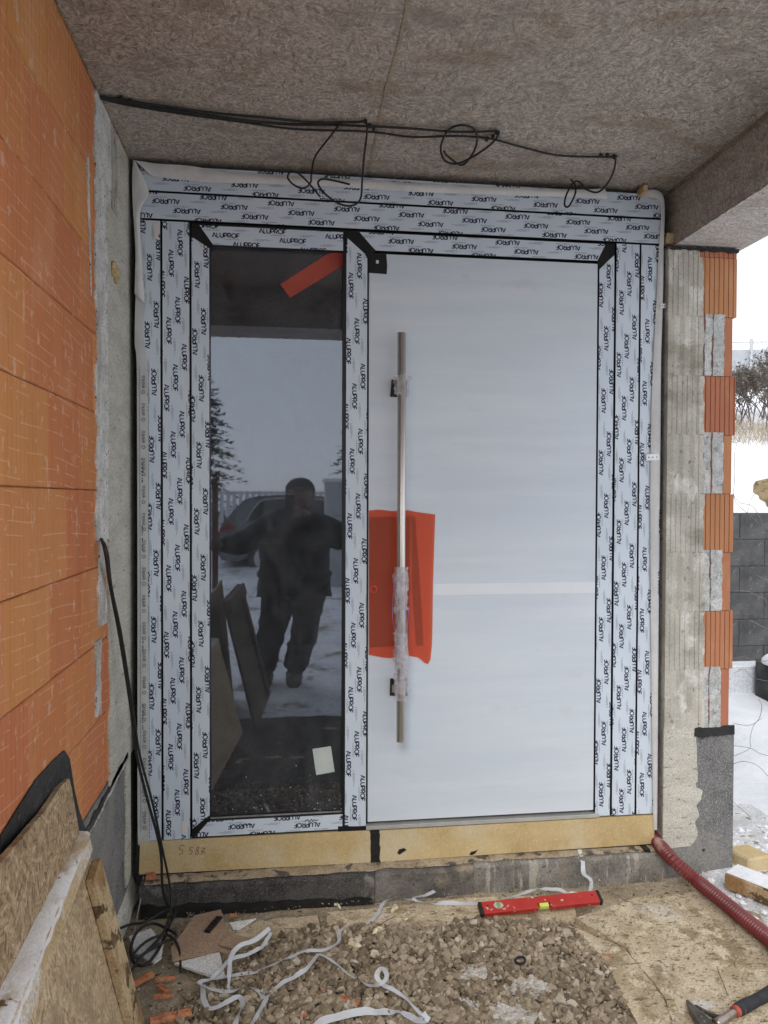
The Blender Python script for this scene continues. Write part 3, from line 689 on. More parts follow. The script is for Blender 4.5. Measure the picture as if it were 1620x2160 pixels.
# bare mullion and mitre corners
profile([(X['g1']-.003,Z0-.004),(X['g1']+.0075,Z0-.004),(X['g1']+.0075,ZBm-.002),(X['g1']-.003,ZBm-.002)], .004, .07)
profile([(X['v2']+g,ZBm-.056),(X['g0']+.004,ZG-.013),(X['g0']+.012,ZG+.004),(X['g0']-.045,ZBm-.004),(X['v2']+g,ZBm-.004)], .0026, .02, 'mitre_corner')
profile([(X['v2']+.002,Z0+.001),(X['g0']-.062,Z0+.001),(X['g0']-.006,ZGB-.012),(X['g0']-.002,Z0+.088),(X['v2']+.002,Z0+.036)], .0026, .02, 'mitre_corner')
profile([(X['g1']+.009,ZBm-.030),(X['p0']-g,ZP-.018),(X['p0']+.030,ZP+.004),(X['p0']-.038,ZBm-.006),(X['g1']+.009,ZBm-.006)], .0026, .02, 'mitre_corner')
profile([(X['p1']+.002,ZP-.028),(X['v7']-g,ZBm-.052),(X['v7']-g,ZBm-.006),(X['v7']-.042,ZBm-.006),(X['p1']-.006,ZP+.004)], .0026, .02, 'mitre_corner')
profile([(X['g1']-.02,Z0-.018),(X['p0']-.003,Z0-.016),(X['p0']-.003,Z0+.010),(X['g1']-.02,Z0+.016)], .0018, .03, 'mullion_foot')
# leaf panel
pan = MB().box(X['p0']+.003, X['p1']-.003, .004, .032, ZPB+.003, ZP-.006).build('leaf_panel', M_panel, door, bevel=.0015)
MB().box(.60, X['p1']-.004, .0030, .0036, 1.206, 1.252).build('white_tape', M_paneltape, pan)
cp = [at(px,py,y=.0) for px,py in ((777,534),(815,533.5),(817,560),(816,578),(777,575))]
MB().prism([(p.x,.0022,p.z) for p in cp], (0,.0012,0)).build('corner_tape', M_black, pan)
MB().box(.357,.368,.0012,.0022,2.545,2.558).build('corner_sticker', M_sticker, pan)
# threshold
MB().box(X['p0']-.004, X['p1']+.02, -.008, .06, Z0-.002, ZPB-.010).build('threshold', M_threshold, door, bevel=.001)
# glazing
gl = MB().box(X['g0']-.008, X['g1']+.008, .030, .034, ZGB-.02, ZG+.012).build('glass_pane', M_glass, door)
MB().box(X['g0']-.006, X['g1']+.004, .016, .029, ZGB-.012, ZGB-.004).build('glazing_seal', pm('dusty_seal', (.22,.22,.21), (.32,.31,.30), 30, .8), door)
lb = [at(px,py,y=.0285) for px,py in ((659,1580),(698,1574),(706,1628),(667,1635))]
M_label = pm('white_label', (.52,.58,.55), (.58,.63,.60), 8, .6)
MB().prism([(p.x,.0285,p.z) for p in lb], (0,.001,0)).build('glass_label', M_label, gl)
lb = [at(px,py,y=.0285) for px,py in ((591,600),(690,536),(724,528),(724,560),(612,628))]
M_redtape = pm('red_tape', (.36,.060,.038), (.45,.085,.055), 8, .6)
MB().prism([(p.x,.0285,p.z) for p in lb], (0,.001,0)).build('red_label', M_redtape, gl)
mb = MB()
for i in range(70):
    px = random.choice((random.uniform(450,720), random.gauss(665,25))); py = 1712 - abs(random.gauss(0,35))
    p = at(px, py, y=.0295); s_ = random.choice((.0005,.0006,.0008,.0014))
    mb.obox((min(max(p.x,X['g0']+.004),X['g1']-.004),.0297,max(p.z,ZGB-.002)), (s_,0,0), (0,.0004,0), (0,0,s_*random.uniform(.7,1.3)))
mb.build('paint_speck', M_paneltape, gl)
# handle bar with brackets, pads and cling wrap
hb = MB().tube([(.4525,-.07,.634),(.4515,-.07,2.254)], .0175, 28).build('pull_handle', M_steel, door, smooth=False)
for p in hb.data.polygons:
    if len(p.vertices) == 4: p.use_smooth = True
for zc in (2.035, .862):
    c = [at(px,py,y=.002) for px,py in (((826,801),(858,803),(857,838),(823,837)) if zc > 1 else ((823,1431),(859,1431),(859,1468),(822,1467)))]
    MB().prism([(p.x, -.001, p.z) for p in c], (0,.004,0)).build('foam_pad', M_blackpaint, hb)
    MB().tube([(.447,.002,zc),(.450,-.07,zc-.0)], .010, 12).build('handle_bracket', M_steel, hb)
def wrap(z0, z1, r0, n, seed, spread):
    vs = []; fs = []; k = 14
    for i in range(n+1):
        z = z0 + (z1-z0)*i/n
        for j in range(k):
            q = 2*math.pi*j/k; rr = r0 + spread*(.35 + noise.noise(Vector((math.cos(q)*2+seed, math.sin(q)*2, z*22))) + .6*noise.noise(Vector((math.cos(q)*4, math.sin(q)*4+seed, z*60))))
            vs.append((.452+rr*math.cos(q), -.07+rr*math.sin(q), z + .004*noise.noise(Vector((q,z*30,seed)))))
    for i in range(n):
        for j in range(k): fs.append((i*k+j, i*k+(j+1)%k, (i+1)*k+(j+1)%k, (i+1)*k+j))
    return MB().add(vs, fs).build('cling_wrap', M_wrap, hb)
wrap(.80, 1.31, .0195, 70, 1.0, .010); wrap(.93, 1.07, .022, 26, 4.0, .014); wrap(1.16, 1.33, .021, 26, 7.0, .013); wrap(2.01, 2.085, .021, 16, 9.0, .020); wrap(.83,.90,.022,14,12.0,.016)
M_violet = pm('violet_wrap_edge', (.20,.17,.42), (.30,.27,.55), 30, .5)
for pts in (((832,1215),(830,1250),(828,1300),(835,1345),(834,1365),(826,1376)), ((862,1280),(860,1310),(858,1350))):
    MB().tube(crom([at(px,py,y=-.075) for px,py in pts], 5), .0012, 5).build('wrap_edge', M_violet, hb)
# red film over the lock, with dark adhesive showing through
M_glue = pm('dark_adhesive', (.045,.042,.042), (.075,.07,.07), 12, .7, spots=[((.36,.35,.36), 22, .66, .74, (1.6,1,.6))])
for c in (((779,1091),(866,1089),(862,1362),(779,1366)), ((868,1088),(876,1092),(890,1290),(893,1362),(878,1362),(870,1250))):
    q = [at(px,py,y=.002) for px,py in c]
    MB().prism([(p.x,.0026,p.z) for p in q], (0,.001,0)).build('adhesive_patch', M_glue, pan)
q = crom([at(px,py,y=.0) for px,py in ((778,1077),(800,1075),(830,1078),(858,1076),(880,1080),(918,1085))],4) + crom([at(px,py,y=0) for px,py in ((913,1240),(908,1391),(880,1386),(850,1383),(820,1388),(778,1381))],4)
vs = []; 
rf = MB().add([(p.x, -.0015 + .001*noise.noise(p*14), p.z) for p in q], [tuple(range(len(q)))]).build('red_film', M_redfilm, door)
tor = [(.350+.0125*math.cos(R(a)), -.001, 1.233+.0135*math.sin(R(a))) for a in range(0,361,24)]
MB().tube(tor, .0035, 6, False).build('lock_ring', pm('red_ring', (.55,.06,.03), (.62,.09,.05), 20, .4), door)

# sealing membrane: ruffled strip along head and jambs
def ruffle(name, rail_a, rail_b, mat, n, bulge, seed, m_=8):
    """strip between two poly-rails with folds standing off the wall (towards -y)"""
    def samp(rail, t):
        k = t*(len(rail)-1); i = min(int(k), len(rail)-2); return Vector(rail[i]).lerp(Vector(rail[i+1]), k-i)
    A = crom(rail_a, 8); B = crom(rail_b, 8); vs = []; fs = []
    for i in range(n+1):
        a = samp(A, i/n); b = samp(B, i/n)
        for j in range(m_+1):
            p = a.lerp(b, j/m_); f = math.sin(math.pi*j/m_)
            p.y -= bulge*(f*.8 + .2)*(1 + .9*noise.noise(Vector((p.x*7, p.z*7, seed))) + .5*noise.noise(Vector((p.x*22, p.z*22, seed))))
            vs.append(p)
    for i in range(n):
        for j in range(m_): k = i*(m_+1)+j; fs.append((k, k+1, k+m_+2, k+m_+1))
    return MB().add(vs, fs).build(name, mat, door, smooth=True)
def rail(pts, y): return [tuple(at(px,py,y=y)) for px,py in pts]
ruffle('sealing_membrane', rail([(283,338),(330,345),(400,350),(470,362),(560,369),(700,376),(850,385),(950,391),(1080,396),(1200,400),(1275,398)], -.010),
       rail([(318,370),(350,376),(395,381),(450,386),(560,388),(700,394),(850,404),(950,408),(1080,413),(1200,416),(1280,420)], -.006), M_membrane, 160, .008, 2)
ruffle('sealing_membrane', rail([(1360,402),(1380,400),(1397,410),(1402,440),(1400,520),(1398,640),(1393,800),(1392,965),(1388,1200),(1388,1450),(1386,1750)], -.008),
       rail([(1352,413),(1366,414),(1390,424),(1394,450),(1390,520),(1384,640),(1376,800),(1372,965),(1372,1200),(1374,1450),(1378,1750)], -.005), M_membrane, 160, .005, 5)
ruffle('sealing_membrane', rail([(281,338),(279,380),(280,430),(283,480),(286,540),(284,620)], -.008),
       rail([(288,345),(310,390),(313,412),(299,438),(296,470),(300,560),(306,640)], -.006), M_membrane, 70, .009, 8)
MB().prism([tuple(at(px,py,y=-.001)) for px,py in ((284,342),(293,349),(288,362))], (0,.02,0)).build('membrane_gap', M_blackpaint, door)
tp = ruffle('printed_tape', rail([(286,622),(284,720),(288,760),(289,900),(290,1200),(290,1500),(290,1700),(291,1782)], .004),
       rail([(311,618),(302,690),(308,760),(312,900),(312,1200),(312,1500),(314,1700),(316,1790)], -.0022), M_tape, 150, .0012, 3)
EN, EL = text_quads('enrko', .0145, .18, .22)
mb = MB(); z = .33
while z < 2.1:
    for q in EN: mb.add([(-.5415 - p[1], -.0062, z + p[0]) for p in [(a.x, a.y) for a in q]], [tuple(range(len(q)))])
    for q in stroke(arc(-.017,.006,.006,.006,0,360,10), .003): mb.add([(-.5415 - a.y, -.0062, z + a.x) for a in q], [(0,1,2,3)])
    for (xx, w) in ((-.5625,.0022), (-.5295,.0022)):
        zz = z-.03
        while zz < z+.075:
            l = random.uniform(.004,.012); mb.add([(xx,-.0062,zz),(xx+w,-.0062,zz),(xx+w,-.0062,zz+l),(xx,-.0062,zz+l)], [(0,1,2,3)]); zz += l+.002
    z += .106
mb.build('tape_print', M_tapeprint, tp)
# felt-pen scribbles on the bottom film
for cx0, cy0 in ((515,1740),(655,1731)):
    pts = [at(cx0+dx, cy0+dy, y=.0018) for dx, dy in ((-12,1),(-6,-2),(-2,3),(2,-3),(5,2),(8,-2),(12,0),(16,-2))]
    MB().tube(crom(pts,4), .0016, 5).build('pen_scribble', M_print, door)
# small white stickers on the film
for (x0,x1,z0,z1,) in ((-.505,-.49,2.60,2.665), (-.405,-.385,.285,.33), (-.52,-.49,2.835,2.862)):
    MB().box(x0,x1,-.0018,-.0008,z0,z1).build('paper_sticker', M_sticker, door)
settle(door)

# ================================================================== under the door: insulation boards, kerb blocks
def slab_xz(name, pts, y0, y1, mat, label, cat, group=None, bevel=0):
    o = MB().prism([(x, y0, z) for x, z in pts], (0, y1-y0, 0)).build(name, mat, bevel=bevel)
    return tag(o, label, cat, group)
ib = slab_xz('insulation_board', [(-.570,.128),(.342,.121),(.343,.252),(-.565,.256)], -.004, .10, M_pir, 'yellow insulation board under the sidelight with a pencilled number on it', 'insulation board', 'boards under the door', .0012)
u0, sc = -.4185, .032; mb = MB()
for ch, du, dz, k in (('5',0,0,1.15),('5',.040,.002,.86),('8',.064,.001,1.0),('7',.086,.0015,.95)):
    for pl in GL[ch][1]:
        for q in stroke([(x*sc*k, y*sc*k) for x, y in pl], .0017): mb.add([(u0+du+p.x, -.0046, .197-du*.06+dz+p.y) for p in q], [(0,1,2,3)])
mb.build('pencilled_number', M_pencil, ib)
slab_xz('insulation_board', [(.378,.121),(1.562,.128),(1.562,.252),(.376,.250)], -.004, .10, M_pir, 'long yellow insulation board under the white door leaf', 'insulation board', 'boards under the door', .0012)
a = rough_line((.341,-.0055,.116),(.340,-.0055,.254), 24, .004, (1,0,0), 3, 40); b = rough_line((.379,-.0055,.250),(.381,-.0055,.118), 24, .005, (1,0,0), 8, 40)
o = MB().prism(a+b, (0,.05,0)).build('mastic_joint', M_blackpaint); tag(o, 'black mastic smeared over the joint between the yellow boards', 'sealant')
def kerb(x0, x1, yf, zt, mat, label, seed):
    """one block of the step: worn top edge, slightly rough face"""
    n = max(8, int((x1-x0)*50)); vs = []; fs = []
    for i in range(n+1):
        x = x0 + (x1-x0)*i/n; e = .004*noise.noise(Vector((x*9, seed, 0))); c = .010 + .006*noise.noise(Vector((x*14, seed, 3)))
        vs += [(x, .10, zt+.006), (x, yf+.045, zt+.004+e*.5), (x, yf+c, zt-.004+e), (x, yf+e*.4, zt-c-.006), (x, yf+.002+e*.6, .035), (x, yf+.006, -.03)]
    m_ = 6
    for i in range(n):
        for j in range(m_-1): k = i*m_+j; fs.append((k, k+1, k+m_+1, k+m_))
    fs += [tuple(range(m_)), tuple(range(n*m_, n*m_+m_))]
    return tag(MB().add(vs, fs).build('kerb_block', mat, smooth=False), label, 'kerb', 'step blocks under the door')
kerb(-.556, .350, -.072, .112, M_bitumen_dark, 'dark bitumen coated step block under the left half of the door', 1)
kerb(.353, .756, -.066, .110, M_curb, 'short grey brown step block in the middle under the door', 5)
kerb(.759, 1.588, -.052, .112, M_curb_grey, 'long weathered grey step block with pale streaks on the right', 9)
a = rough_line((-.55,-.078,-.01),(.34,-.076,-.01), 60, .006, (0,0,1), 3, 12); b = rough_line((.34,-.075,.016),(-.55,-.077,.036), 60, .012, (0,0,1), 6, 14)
o = MB().prism(a+b, (0,.012,0)).build('bitumen_foil_and_shade', M_blackpaint); tag(o, 'black strip standing for dark bitumen and its shadow along the step foot', 'foil')  # solid black strip stands in for shadow on the bitumen foot

M_ledge = pm('sandy_dust', (.30,.235,.155), (.44,.36,.26), 14, .95, .6, 120, spots=[((.10,.09,.08), 20, .56, .68)])
vs = []; fs = []; n = 90
for i in range(n+1):
    x = -.54 + 2.1*i/n; yf = (-.072 if x < .35 else -.066 if x < .756 else -.052) + .012 + .022*abs(noise.noise(Vector((x*6,2,0)))) + .010*noise.noise(Vector((x*23,5,0)))
    vs += [(x, .0, .1215), (x, yf+.016, .1185), (x, yf, .1135)]
for i in range(n):
    for j in range(2): k = i*3+j; fs.append((k,k+1,k+4,k+3))
tag(MB().add(vs, fs).build('dust_layer', M_ledge), 'sandy dirt lying on the ledge of the step under the yellow boards', 'dirt')
for pts, lab in ((((838,1800),(842,1792),(852,1789),(858,1793),(850,1798),(843,1803)), 'black mastic dab low on the long yellow board, left one'), (((990,1803),(994,1797),(1003,1795),(1008,1792),(1003,1800),(996,1804)), 'black mastic dab low on the long yellow board, right one')):
    tag(MB().prism([at(px,py,y=-.0055) for px,py in pts], (0,.002,0)).build('mastic_dab', M_blackpaint), lab, 'sealant')
c = at(240,577,x=XL+.008); pts = [c + Vector((.004, .03*math.sin(q*1.4), .028*math.cos(q*2.1))) for q in range(5)]
tag(MB().tube(crom(pts,5), [.008+.010*abs(noise.noise(Vector((q*.7,2,0)))) for q in range(21)], 8).build('foam_plug', pm('aged_foam', (.42,.30,.13), (.56,.42,.22), 60, .9, .5, 80), smooth=True), 'ochre foam plug in the plaster high on the left wall', 'foam')

# ================================================================== floor: gravel, boards, rubble
M_floorfoam = pm('dirty_foam_board', (.45,.36,.235), (.63,.525,.37), 4, .93, .7, 90, bdist=.006, spots=[((.33,.25,.15), 9, .54, .70, (1,1,1)), ((.20,.15,.09), 48, .62, .70, (.6,1.4,1)), ((.66,.62,.55), 5.5, .64, .82), ((.66,.56,.40), 16, .58, .66)])
def floor_board(pts, zt, label, seed):
    out = []
    P_ = [Vector((p.x, p.y, 0)) for p in (at(px,py,z=zt) for px,py in pts)]
    for i in range(len(P_)):
        a, b = P_[i], P_[(i+1) % len(P_)]; d = (b-a); nrm = Vector((-d.y, d.x, 0)).normalized(); n = max(2, int(d.length*40))
        for k in range(n):
            p = a.lerp(b, k/n); out.append(p + nrm*.006*(noise.noise(p*22 + Vector((seed,0,0)))) + nrm*.003*noise.noise(p*70))
    o = MB().prism([(p.x,p.y,zt+.003*noise.noise(p*4)) for p in out], (0,0,-.05)).build('floor_insulation_board', M_floorfoam)
    return tag(o, label, 'insulation board', 'dirty boards on the porch floor')
floor_board([(1215,1935),(1345,1893),(1470,1880),(1640,1965),(1760,2330),(1480,2330),(1401,2101),(1320,1999)], .016, 'dirty yellow board on the floor under the hammer and red hose', 3)
floor_board([(1195,1950),(1318,2000),(1399,2102),(1478,2330),(1420,2330),(1345,2160),(1268,2015)], .014, 'narrow dirty yellow floor board strip beside the gravel', 8)
floor_board([(690,1925),(1000,1893),(1210,1890),(1215,1934),(1010,1946),(690,1968)], .012, 'dirty yellow board strip between the step and the red spirit level', 13)
floor_board([(390,1955),(670,1930),(675,1962),(560,1990),(400,2020)], .010, 'dirty yellow board end partly under the cardboard', 18)

# --- gravel: a bed of angular stones nobody could count
def rock_proto(seed, n=13):
    rnd = random.Random(seed); bm = bmesh.new()
    for i in range(n):
        v = Vector((rnd.gauss(0,1), rnd.gauss(0,1), rnd.gauss(0,1))).normalized()
        bm.verts.new((v.x*rnd.uniform(.8,1.25), v.y*rnd.uniform(.7,1.0), v.z*rnd.uniform(.55,.8)))
    res = bmesh.ops.convex_hull(bm, input=bm.verts)
    bmesh.ops.delete(bm, geom=[v for v in bm.verts if not v.link_faces], context='VERTS')
    bm.verts.index_update(); vs = [v.co.copy() for v in bm.verts]; fs = [tuple(v.index for v in f.verts) for f in bm.faces]; bm.free(); return vs, fs
ROCKS = [rock_proto(s) for s in range(16)]
def inside(pt, poly):
    c = False; j = len(poly)-1
    for i in range(len(poly)):
        if (poly[i][1] > pt[1]) != (poly[j][1] > pt[1]) and pt[0] < (poly[j][0]-poly[i][0])*(pt[1]-poly[i][1])/(poly[j][1]-poly[i][1])+poly[i][0]: c = not c
        j = i
    return c
GP = [at(px,py,z=0) for px,py in ((560,1985),(650,1965),(760,1958),(900,1962),(1010,1945),(1200,1960),(1262,2020),(1310,2100),(1350,2200),(1380,2330),(300,2330),(330,2170),(430,2110),(520,2060))]
GPp = [(p.x, p.y) for p in GP]
def stone_mat():
    M, nt, N, L, b = nmat('gravel_stone'); tc = N.new('ShaderNodeTexCoord').outputs['Object']
    ge = N.new('ShaderNodeNewGeometry')
    r = ramp(N, [(0.0, (.13,.10,.066)), (.35, (.25,.195,.132)), (.7, (.37,.295,.205)), (.93, (.47,.395,.295)), (1.0, (.60,.55,.47))]); L.new(ge.outputs['Random Per Island'], r.inputs[0])
    f = ramp(N, [(.52, 0.0), (.68, .6)]); L.new(ntex(N, L, tc, 3.2, 4, .6), f.inputs[0]); out = mixc(N, L, f.outputs[0], r.outputs[0], (.45,.37,.265))
    f = ramp(N, [(.45, 0.0), (.7, .5)]); L.new(ntex(N, L, tc, 90, 4, .7), f.inputs[0]); out = mixc(N, L, f.outputs[0], out, (.17,.135,.10))
    L.new(out, b.inputs['Base Color']); b.inputs['Roughness'].default_value = .88; b.inputs['Specular IOR Level'].default_value = .3
    bump(N, L, b, ntex(N, L, tc, 220, 4, .7), .5, .003); return M
M_stone = stone_mat()
mb = MB(); rnd = random.Random(5); cnt = 0
x0 = min(p[0] for p in GPp); x1 = max(p[0] for p in GPp); y0 = min(p[1] for p in GPp); y1 = max(p[1] for p in GPp)
def put_rock(mb, x, y, z, s):
    vs, fs = rnd.choice(ROCKS)
    m3 = Matrix.Rotation(rnd.uniform(0,6.28), 3, 'Z') @ Matrix.Rotation(rnd.gauss(0,.5), 3, 'X') @ Matrix.Rotation(rnd.gauss(0,.5), 3, 'Y')
    mb.add([m3 @ (v*s) + Vector((x,y,z)) for v in vs], fs)
for i in range(15000):
    x, y = rnd.uniform(x0,x1), rnd.uniform(y0,y1)
    d = 0 if inside((x,y), GPp) else 1
    if d and rnd.random() > (.42 if inside((x+.05*(.65-x)/max(.2,abs(.65-x)),y-.04), GPp) else .05): continue
    if not d and noise.noise(Vector((x*3.1+4, y*3.1, 0))) > .42 and rnd.random() < .75: continue
    s = max(.0028, min(.022, rnd.lognormvariate(-4.60,.52))) * (1.0 if not d else .55)
    put_rock(mb, x, y, .004 + rnd.uniform(0,.014)*(1-d), s); cnt += 1
g_ = mb.build('gravel', M_stone); g_['kind'] = 'stuff'; g_['label'] = 'bed of angular brown gravel in front of the step'; g_['category'] = 'gravel'
# fine crumbs of mortar and plaster everywhere on the floor
mb = MB()
for i in range(7000):
    x, y = rnd.uniform(-.56, 1.75), rnd.uniform(-1.2, -.07)
    put_rock(mb, x, y, .006 + (.016 if x > 1.1 else 0), abs(rnd.gauss(.0018,.0014))+.001)
c_ = mb.build('mortar_crumbs', pm('crumbs', (.22,.17,.11), (.50,.44,.36), 60, .95)); c_['kind'] = 'stuff'; c_['label'] = 'fine crumbs of mortar scattered over the floor'; c_['category'] = 'rubble'
# lumps of pale mortar among the gravel
M_lump = pm('pale_mortar', (.46,.42,.36), (.62,.58,.53), 22, .95, 1.0, 90, bdist=.008)
for (px,py,s) in ((1000,2060,.055),(1120,2085,.06),(1075,2150,.075),(985,2120,.035),(1190,2105,.03)):
    p = at(px,py,z=.012); bm = bmesh.new(); bmesh.ops.create_icosphere(bm, subdivisions=4, radius=1)
    vs = [Vector((v.co.x*s*1.1, v.co.y*s*.8, v.co.z*s*.30))*(1+.5*noise.noise(v.co*2.2+Vector((px,0,0)))+.35*noise.noise(v.co*5.5)+.22*noise.noise(v.co*13)) + Vector((p.x,p.y,.010)) for v in bm.verts]
    bm.verts.index_update(); fs = [tuple(v.index for v in f.verts) for f in bm.faces]; bm.free()
    o = MB().add(vs, fs).build('mortar_lump', M_lump)
    tag(o, {1000:'pale mortar lump in the gravel nearest the black plastic ring',1120:'pale mortar lump at the right edge of the gravel',1075:'largest pale mortar lump at the front of the gravel',985:'pale mortar lump beside the thin dark twig',1190:'small pale mortar lump next to the dirty floor board'}[px], 'mortar lump', 'mortar lumps in the gravel')
# brick shards
SH = [((735,2112),.034,.014,-.6,'orange ribbed brick shard lying alone on the gravel'),((674,2092),.017,.009,.3,'small orange brick chip with mortar left of the gravel'),((607,2118),.018,.006,-.9,'thin orange brick sliver on the gravel'),((645,2135),.022,.008,.2,'curved orange brick chip at the front of the gravel'),
      ((350,2062),.034,.009,.05,'flat orange brick shard on the rubble, topmost by the cable coil'),((343,2082),.022,.010,-.8,'orange brick shard below the flat shard by the cable coil'),((345,2098),.028,.009,.0,'lower orange brick shard in the left rubble'),((298,2065),.042,.013,.7,'long dusty brick shard beside the plank'),((360,2148),.06,.020,.25,'large dusty brick piece at the bottom edge of the picture'),((528,2062),.009,.006,1.2,'tiny orange chip under the white ribbon'),((655,2046),.014,.006,-.5,'thin orange chip between two white ribbons'),((1280,2012),.016,.006,-.3,'pinkish brick chip at the gravel edge by the floor board'),((492,1928),.013,.008,.1,'small brick bit by the cardboard tip')]
for k, ((px,py), l, w, an, lab) in enumerate(SH):
    p = at(px,py,z=.018); c, s_ = math.cos(an), math.sin(an); n = 5; vs = []; fs = []
    prof = [(-1,0),(-.9,.8),(-.35,1.0),(-.3,.75),(.25,.78),(.3,1.05),(.9,.85),(1,0)]
    for i in range(n+1):
        t = -1 + 2*i/n; j = 1 + .25*noise.noise(Vector((k*3.3, t*2, 0)))
        for (a, h) in prof: vs.append((p.x + (t*l + .15*l*a*noise.noise(Vector((k,t,a))))*c - a*w*j*s_, p.y + t*l*s_ + a*w*j*c, p.z - .008 + h*w*1.0*j))
    m_ = len(prof)
    for i in range(n):
        for j in range(m_): fs.append((i*m_+j, i*m_+(j+1)%m_, (i+1)*m_+(j+1)%m_, (i+1)*m_+j))
    fs += [tuple(range(m_)), tuple(range(n*m_,(n+1)*m_))]
    tag(MB().add(vs, fs).build('brick_shard', M_shard), lab, 'brick shard', 'brick shards on the floor')
# blobs of expanding foam and white plaster scraps
M_foam = pm('foam_blob', (.62,.52,.34), (.74,.66,.48), 30, .85, .6, 60)
FB = [((833,1918),.022,'curled cream foam blob right of the white ribbon end'),((795,1965),.026,'knotted cream foam blob on the dark stones'),((718,1967),.026,'cream foam lump under the white ribbon on the stones'),((745,1993),.030,'flat cream foam strip below the knotted blob'),((712,1912),.016,'small cream foam blob on the board strip by the step'),((1152,1962),.015,'pale foam crumb below the spirit level'),((857,1940),.010,'tiny cream foam crumb beside the curled blob')]
for k, ((px,py), s, lab) in enumerate(FB):
    p = at(px,py,z=.015); pts = [Vector((p.x + s*math.cos(q*1.3+k)*(.3+.14*q), p.y + s*.6*math.sin(q*1.7+k*2), .016 + .006*math.sin(q*2.2))) for q in range(5)]
    cp_ = crom(pts, 6); rr = [.32*s*(1+.5*noise.noise(q*90)) for q in cp_]; rr[0] = rr[-1] = .1*s
    tag(MB().tube(cp_, rr, 8).build('foam_blob', M_foam, smooth=True), lab, 'foam blob', 'bits of expanding foam on the floor')

# cardboard, white sheet scraps, black packer
M_card = pm('cardboard', (.36,.245,.165), (.44,.31,.215), 5, .9, .2, 60)
M_white = pm('white_scrap', (.66,.65,.63), (.76,.75,.73), 14, .85, .4, 90)
def sheet(name, pts, zs_, mat, label, cat, th=.003):
    P_ = [at(px,py,z=z) for (px,py), z in zip(pts, zs_)]
    return tag(MB().prism(P_, (0,0,-th)).build(name, mat), label, cat)
sheet('cardboard_piece', [(364,2028),(361,1998),(412,1930),(466,1918),(478,1960),(520,1985),(478,2012),(462,2006)], [.030,.032,.026,.022,.024,.022,.026,.028], M_card, 'brown cardboard piece with the black packer on it', 'cardboard')
sheet('cardboard_piece', [(462,1992),(486,1971),(528,1978),(500,2004)], [.034,.034,.030,.032], M_card, 'small brown cardboard flap beside the white ribbon', 'cardboard')
sheet('plaster_scrap', [(368,2031),(463,2008),(475,2058),(440,2056)], [.026,.024,.020,.020], M_white, 'white textured board scrap in front of the cardboard', 'board scrap', .008)
sheet('plaster_scrap', [(484,1946),(540,1937),(502,1961),(492,1960)], [.022,.03,.018,.018], M_white, 'small white curled scrap right of the cardboard', 'board scrap', .004)
sheet('plaster_scrap', [(272,1975),(318,1958),(345,1990),(340,2020),(325,2030),(285,2010)], [.03,.04,.03,.022,.02,.02], M_white, 'white plaster scrap under the cable coil in the corner', 'board scrap', .006)
sheet('plaster_scrap', [(1165,1898),(1205,1880),(1240,1885),(1238,1895),(1200,1905)], [.02,.035,.02,.016,.016], M_white, 'crumpled white paper behind the red spirit level', 'paper', .004)
pk = thing('plastic_packer', 'black ribbed plastic packer lying on the cardboard', 'packer', tuple(at(450,1950,z=.03)))
c = at(450,1950,z=.03); ax = (at(463,1934,z=.03)-at(436,1966,z=.03)); L_ = ax.length/2; ax.normalize(); pe_ = Vector((-ax.y, ax.x, 0))
MB().obox(c, ax*L_, pe_*.011, (0,0,.004)).build('plate', M_cable, pk)
for i in range(5): MB().obox(c + ax*(L_*(-.8+.4*i)) + Vector((0,0,.005)), ax*L_*.12, pe_*.009, (0,0,.0015)).build('rib', M_cable, pk)
settle(pk)
ring = crom([at(px,py,z=.03) for px,py in ((1086,2026),(1094,2019),(1106,2020),(1107,2029),(1096,2033),(1087,2028))],5)
tag(MB().tube(ring, .004, 8).build('plastic_ring', M_cable), 'small black plastic ring lying on the gravel', 'ring')
M_twig = pm('twig', (.10,.07,.035), (.17,.12,.06), 30, .9)
for pts, lab in ((((965,2068),(985,2095),(1005,2125)), 'thin dark twig on the gravel beside the pale mortar lumps'), (((1512,2038),(1518,2056),(1528,2080),(1534,2098)), 'thin brown twig on the dirty board above the hammer'), (((800,1952),(815,1942),(835,1932)), 'pale straw next to the knotted foam blob')):
    tag(MB().tube(crom([at(px,py,z=.026) for px,py in pts],5), .0013, 5).build('twig', M_twig), lab, 'twig', 'twigs on the floor')

# white release ribbons
def ribbon(pts, w, label, edge=0.0, seed=0):
    """flat band along floor points (px,py,height above floor); twists gently"""
    path = crom([at(p[0],p[1],z=max(.014,p[2]-.008)) for p in pts], 7); vs = []; fs = []; n = len(path)
    for i, p in enumerate(path):
        t = (path[min(i+1,n-1)] - path[max(i-1,0)]).normalized()
        tw = edge + .9*noise.noise(p*8 + Vector((seed,0,0))) + .5*noise.noise(p*25)
        w_ = w*(.80 + .18*noise.noise(p*14))
        side = t.cross(Vector((0,0,1))); side = side.normalized() if side.length > .05 else Vector((1,0,0))
        up = side.cross(t).normalized(); s_ = side*math.cos(tw) + up*math.sin(tw)
        lift = Vector((0,0,abs(math.sin(tw))*w*.5))
        vs += [p - s_*w_/2 + lift, p + s_*w_/2 + lift]
    for i in range(n-1): fs.append((2*i, 2*i+1, 2*i+3, 2*i+2))
    o = MB().add(vs, fs).build('release_ribbon', M_ribbon, smooth=True)
    return tag(o, label, 'ribbon', 'white release ribbons on the floor')
